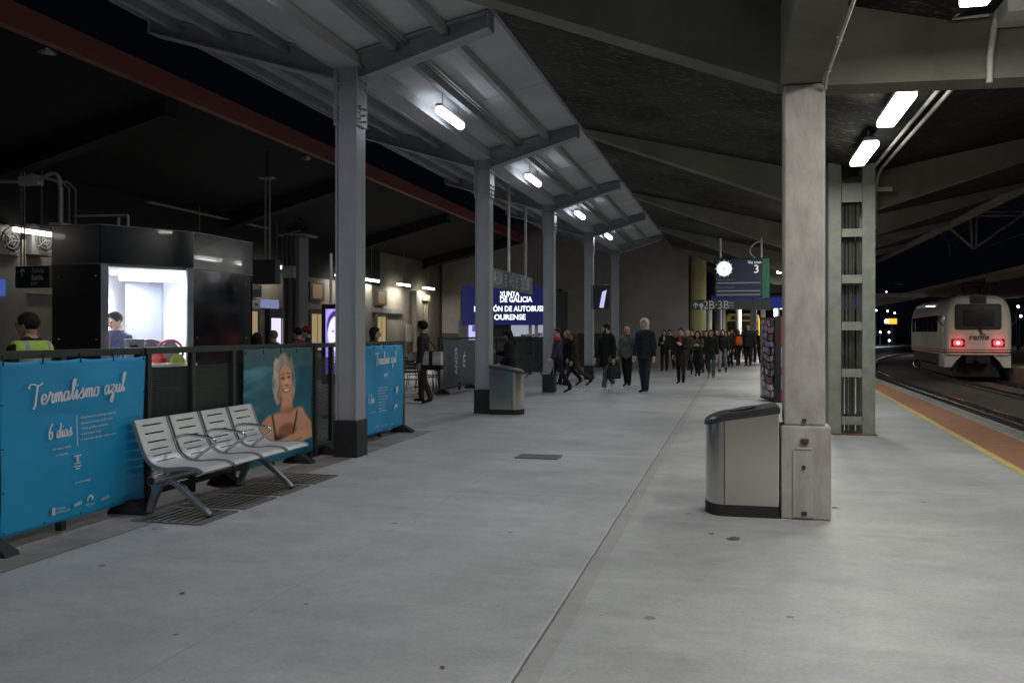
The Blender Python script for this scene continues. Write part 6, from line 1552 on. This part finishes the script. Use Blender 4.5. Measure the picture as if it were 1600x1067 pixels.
c = person('curly dark-haired woman in a camouflage grey jacket and black skirt', G(1090, 588), 1.64, 265, hair=('curlylong', (.018, .013, .012)), coat=(.075, .075, .06), coat_len=.62, legs=BLK, arm=((26, 6, 80), (26, 6, 80)), **WALK2)
c['child']('skirt', [((0, 0, 1.0), (0, 0, .55), .17, .21, (1, .8, 1), 's')], .022, .03, cloth(BLK, 'skirt'), lambda P: np.maximum(.50-P[:, 2], P[:, 2]-1.02), .004)
c = person('long auburn-haired woman in a black open coat, blue jeans and tan boots', G(1111, 591), 1.68, 268, hair=('long', (.10, .03, .02)), top=(.03, .03, .025), coat=(.014, .014, .013), coat_len=.80, legs=(.06, .085, .13), shoe=(.30, .17, .09), boots=True, **WALK2)
c = person('person in a black jacket and light washed jeans walking behind the tan-booted woman', G(1129, 582), 1.70, 265, hair=('bob', (.02, .015, .014)), coat=(.013, .013, .014), coat_len=.62, legs=(.24, .27, .29), **WALK)
hang_bag(c, 0, 'white plastic bag carried low by the person in light jeans', (.55, .58, .58), .24, .32, .1, 'plastic_bag', .06)
c = person('dark-clothed person mid-stride in the back of the crowd, left of the orange backpack', G(1148, 568), 1.72, 255, hair=('bob', (.04, .025, .02)), coat=(.018, .015, .013), coat_len=.85, **STRIDE)
c = person('person in black with brown hair walking just left of the stocky man', G(1153, 572), 1.70, 100, hair=('bob', (.12, .08, .05)), coat=(.015, .013, .012), coat_len=.62, **WALK)
backpack(c, 'orange backpack worn by a walker seen from behind in the crowd', (.58, .13, .02))
c = person('tall stocky man in a navy jacket at the right of the crowd', G(1169, 572), 1.94, 262, hair=('short', (.03, .022, .02)), coat=(.018, .021, .035), coat_len=.68, legs=(.022, .02, .02), bulk=1.3, arm=((6, 14, 14), (2, 16, 16)), sw=(-5, 6), kn=(5, 4))
for x, y, hh, fc, hr, cl, lb in ((1099, 577, 1.66, 265, ('short', (.03, .02, .018)), (.02, .02, .02), 'dark-haired person peeking between the camouflage jacket and the auburn-haired woman'),
                                 (1139, 566, 1.66, 262, ('long', (.05, .03, .02)), (.03, .02, .02), 'brown-haired person in the rear of the crowd under the white column'),
                                 (1183, 568, 1.68, 262, ('short', (.03, .02, .02)), (.03, .03, .032), 'person at the far right of the crowd, beside the vending machine'),
                                 (1120, 572, 1.66, 262, ('long', (.03, .02, .018)), (.022, .02, .02), 'dark-coated person just behind the person in light jeans'), (1152, 563, 1.76, 262, ('short', (.02, .015, .012)), (.016, .016, .018), 'tall dark figure behind the brown-haired walker with the orange backpack'), (1092, 571, 1.70, 262, ('short', (.03, .02, .016)), (.02, .021, .022), 'dark figure over the shoulder of the camouflage jacket woman'), (1134, 574, 1.62, 262, ('curlylong', (.03, .02, .016)), (.028, .022, .02), 'curly-haired figure right behind the light jeans'), (1144, 560, 1.78, 262, ('short', (.03, .02, .016)), (.018, .02, .022), 'tall figure at the very back, left of the brown-haired walker'), (1176, 562, 1.70, 262, ('long', (.03, .02, .016)), (.02, .018, .018), 'long-haired figure behind the right arm of the stocky man'), (1124, 562, 1.72, 262, ('short', (.05, .03, .02)), (.022, .022, .024), 'dark figure at the back, left of the thick white column'), (1047, 577, 1.70, 265, ('short', (.03, .02, .016)), (.02, .02, .022), 'dark figure between the white-collared woman and the rust scarf'), (1081, 580, 1.70, 262, ('short', (.03, .02, .016)), (.025, .022, .02), 'dark figure between the blonde woman and the camouflage jacket'), (1103, 583, 1.66, 264, ('bob', (.02, .015, .012)), (.018, .018, .02), 'black-haired figure close on the left of the tan-booted woman'), (1120, 579, 1.72, 262, ('short', (.05, .03, .02)), (.02, .02, .02), 'dark figure close on the right of the tan-booted woman'), (1139, 574, 1.68, 262, ('long', (.02, .015, .012)), (.016, .016, .016), 'long black-haired figure left of the walkers at the orange backpack'), (1162, 560, 1.64, 262, ('bob', (.02, .015, .012)), (.02, .02, .022), 'dark figure farthest back, between the orange backpack and the stocky man')):
    person(lb, G(x, y), hh, fc, hair=hr, coat=cl, coat_len=.7, **WALK)
# ------------------------------------------------------------------ small litter on the floor
random.seed(21)
def litter(label, x, y, r, m, name='litter', n=9):
    p = G(x, y); q = MB(); pts = []
    for k in range(n):
        a = 6.283*k/n; rr = r*random.uniform(.45, 1.15); pts.append((rr*math.cos(a)*1.2, rr*math.sin(a)))
    q.loft([[Vector((p.x+a*s, p.y+b*s, z+random.uniform(0, .004))) for a, b in pts] for z, s in ((.0045, 1), (.008, .9))])
    tag(q.build(name, m), label, 'litter')
LB = mat('dried_leaf', (.16, .12, .08), .9, 0, .2, 20); LG = mat('grey_scrap', (.22, .21, .20), .9, 0, .2, 20)
litter('crumpled brownish leaf scrap on the floor in front of the concrete column', 1147, 842, .055, LB, 'leaf')
litter('tiny grey scrap left of the brownish leaf before the large bin', 1112, 834, .022, LG)
litter('small dark scrap on the floor far right of the concrete column foot', 1306, 794, .03, LG)
litter('tiny dark scrap on the open floor, bottom left of the picture', 285, 928, .014, LB)
litter('tiny dark scrap at the bottom centre near the long joint', 692, 1044, .014, LB)
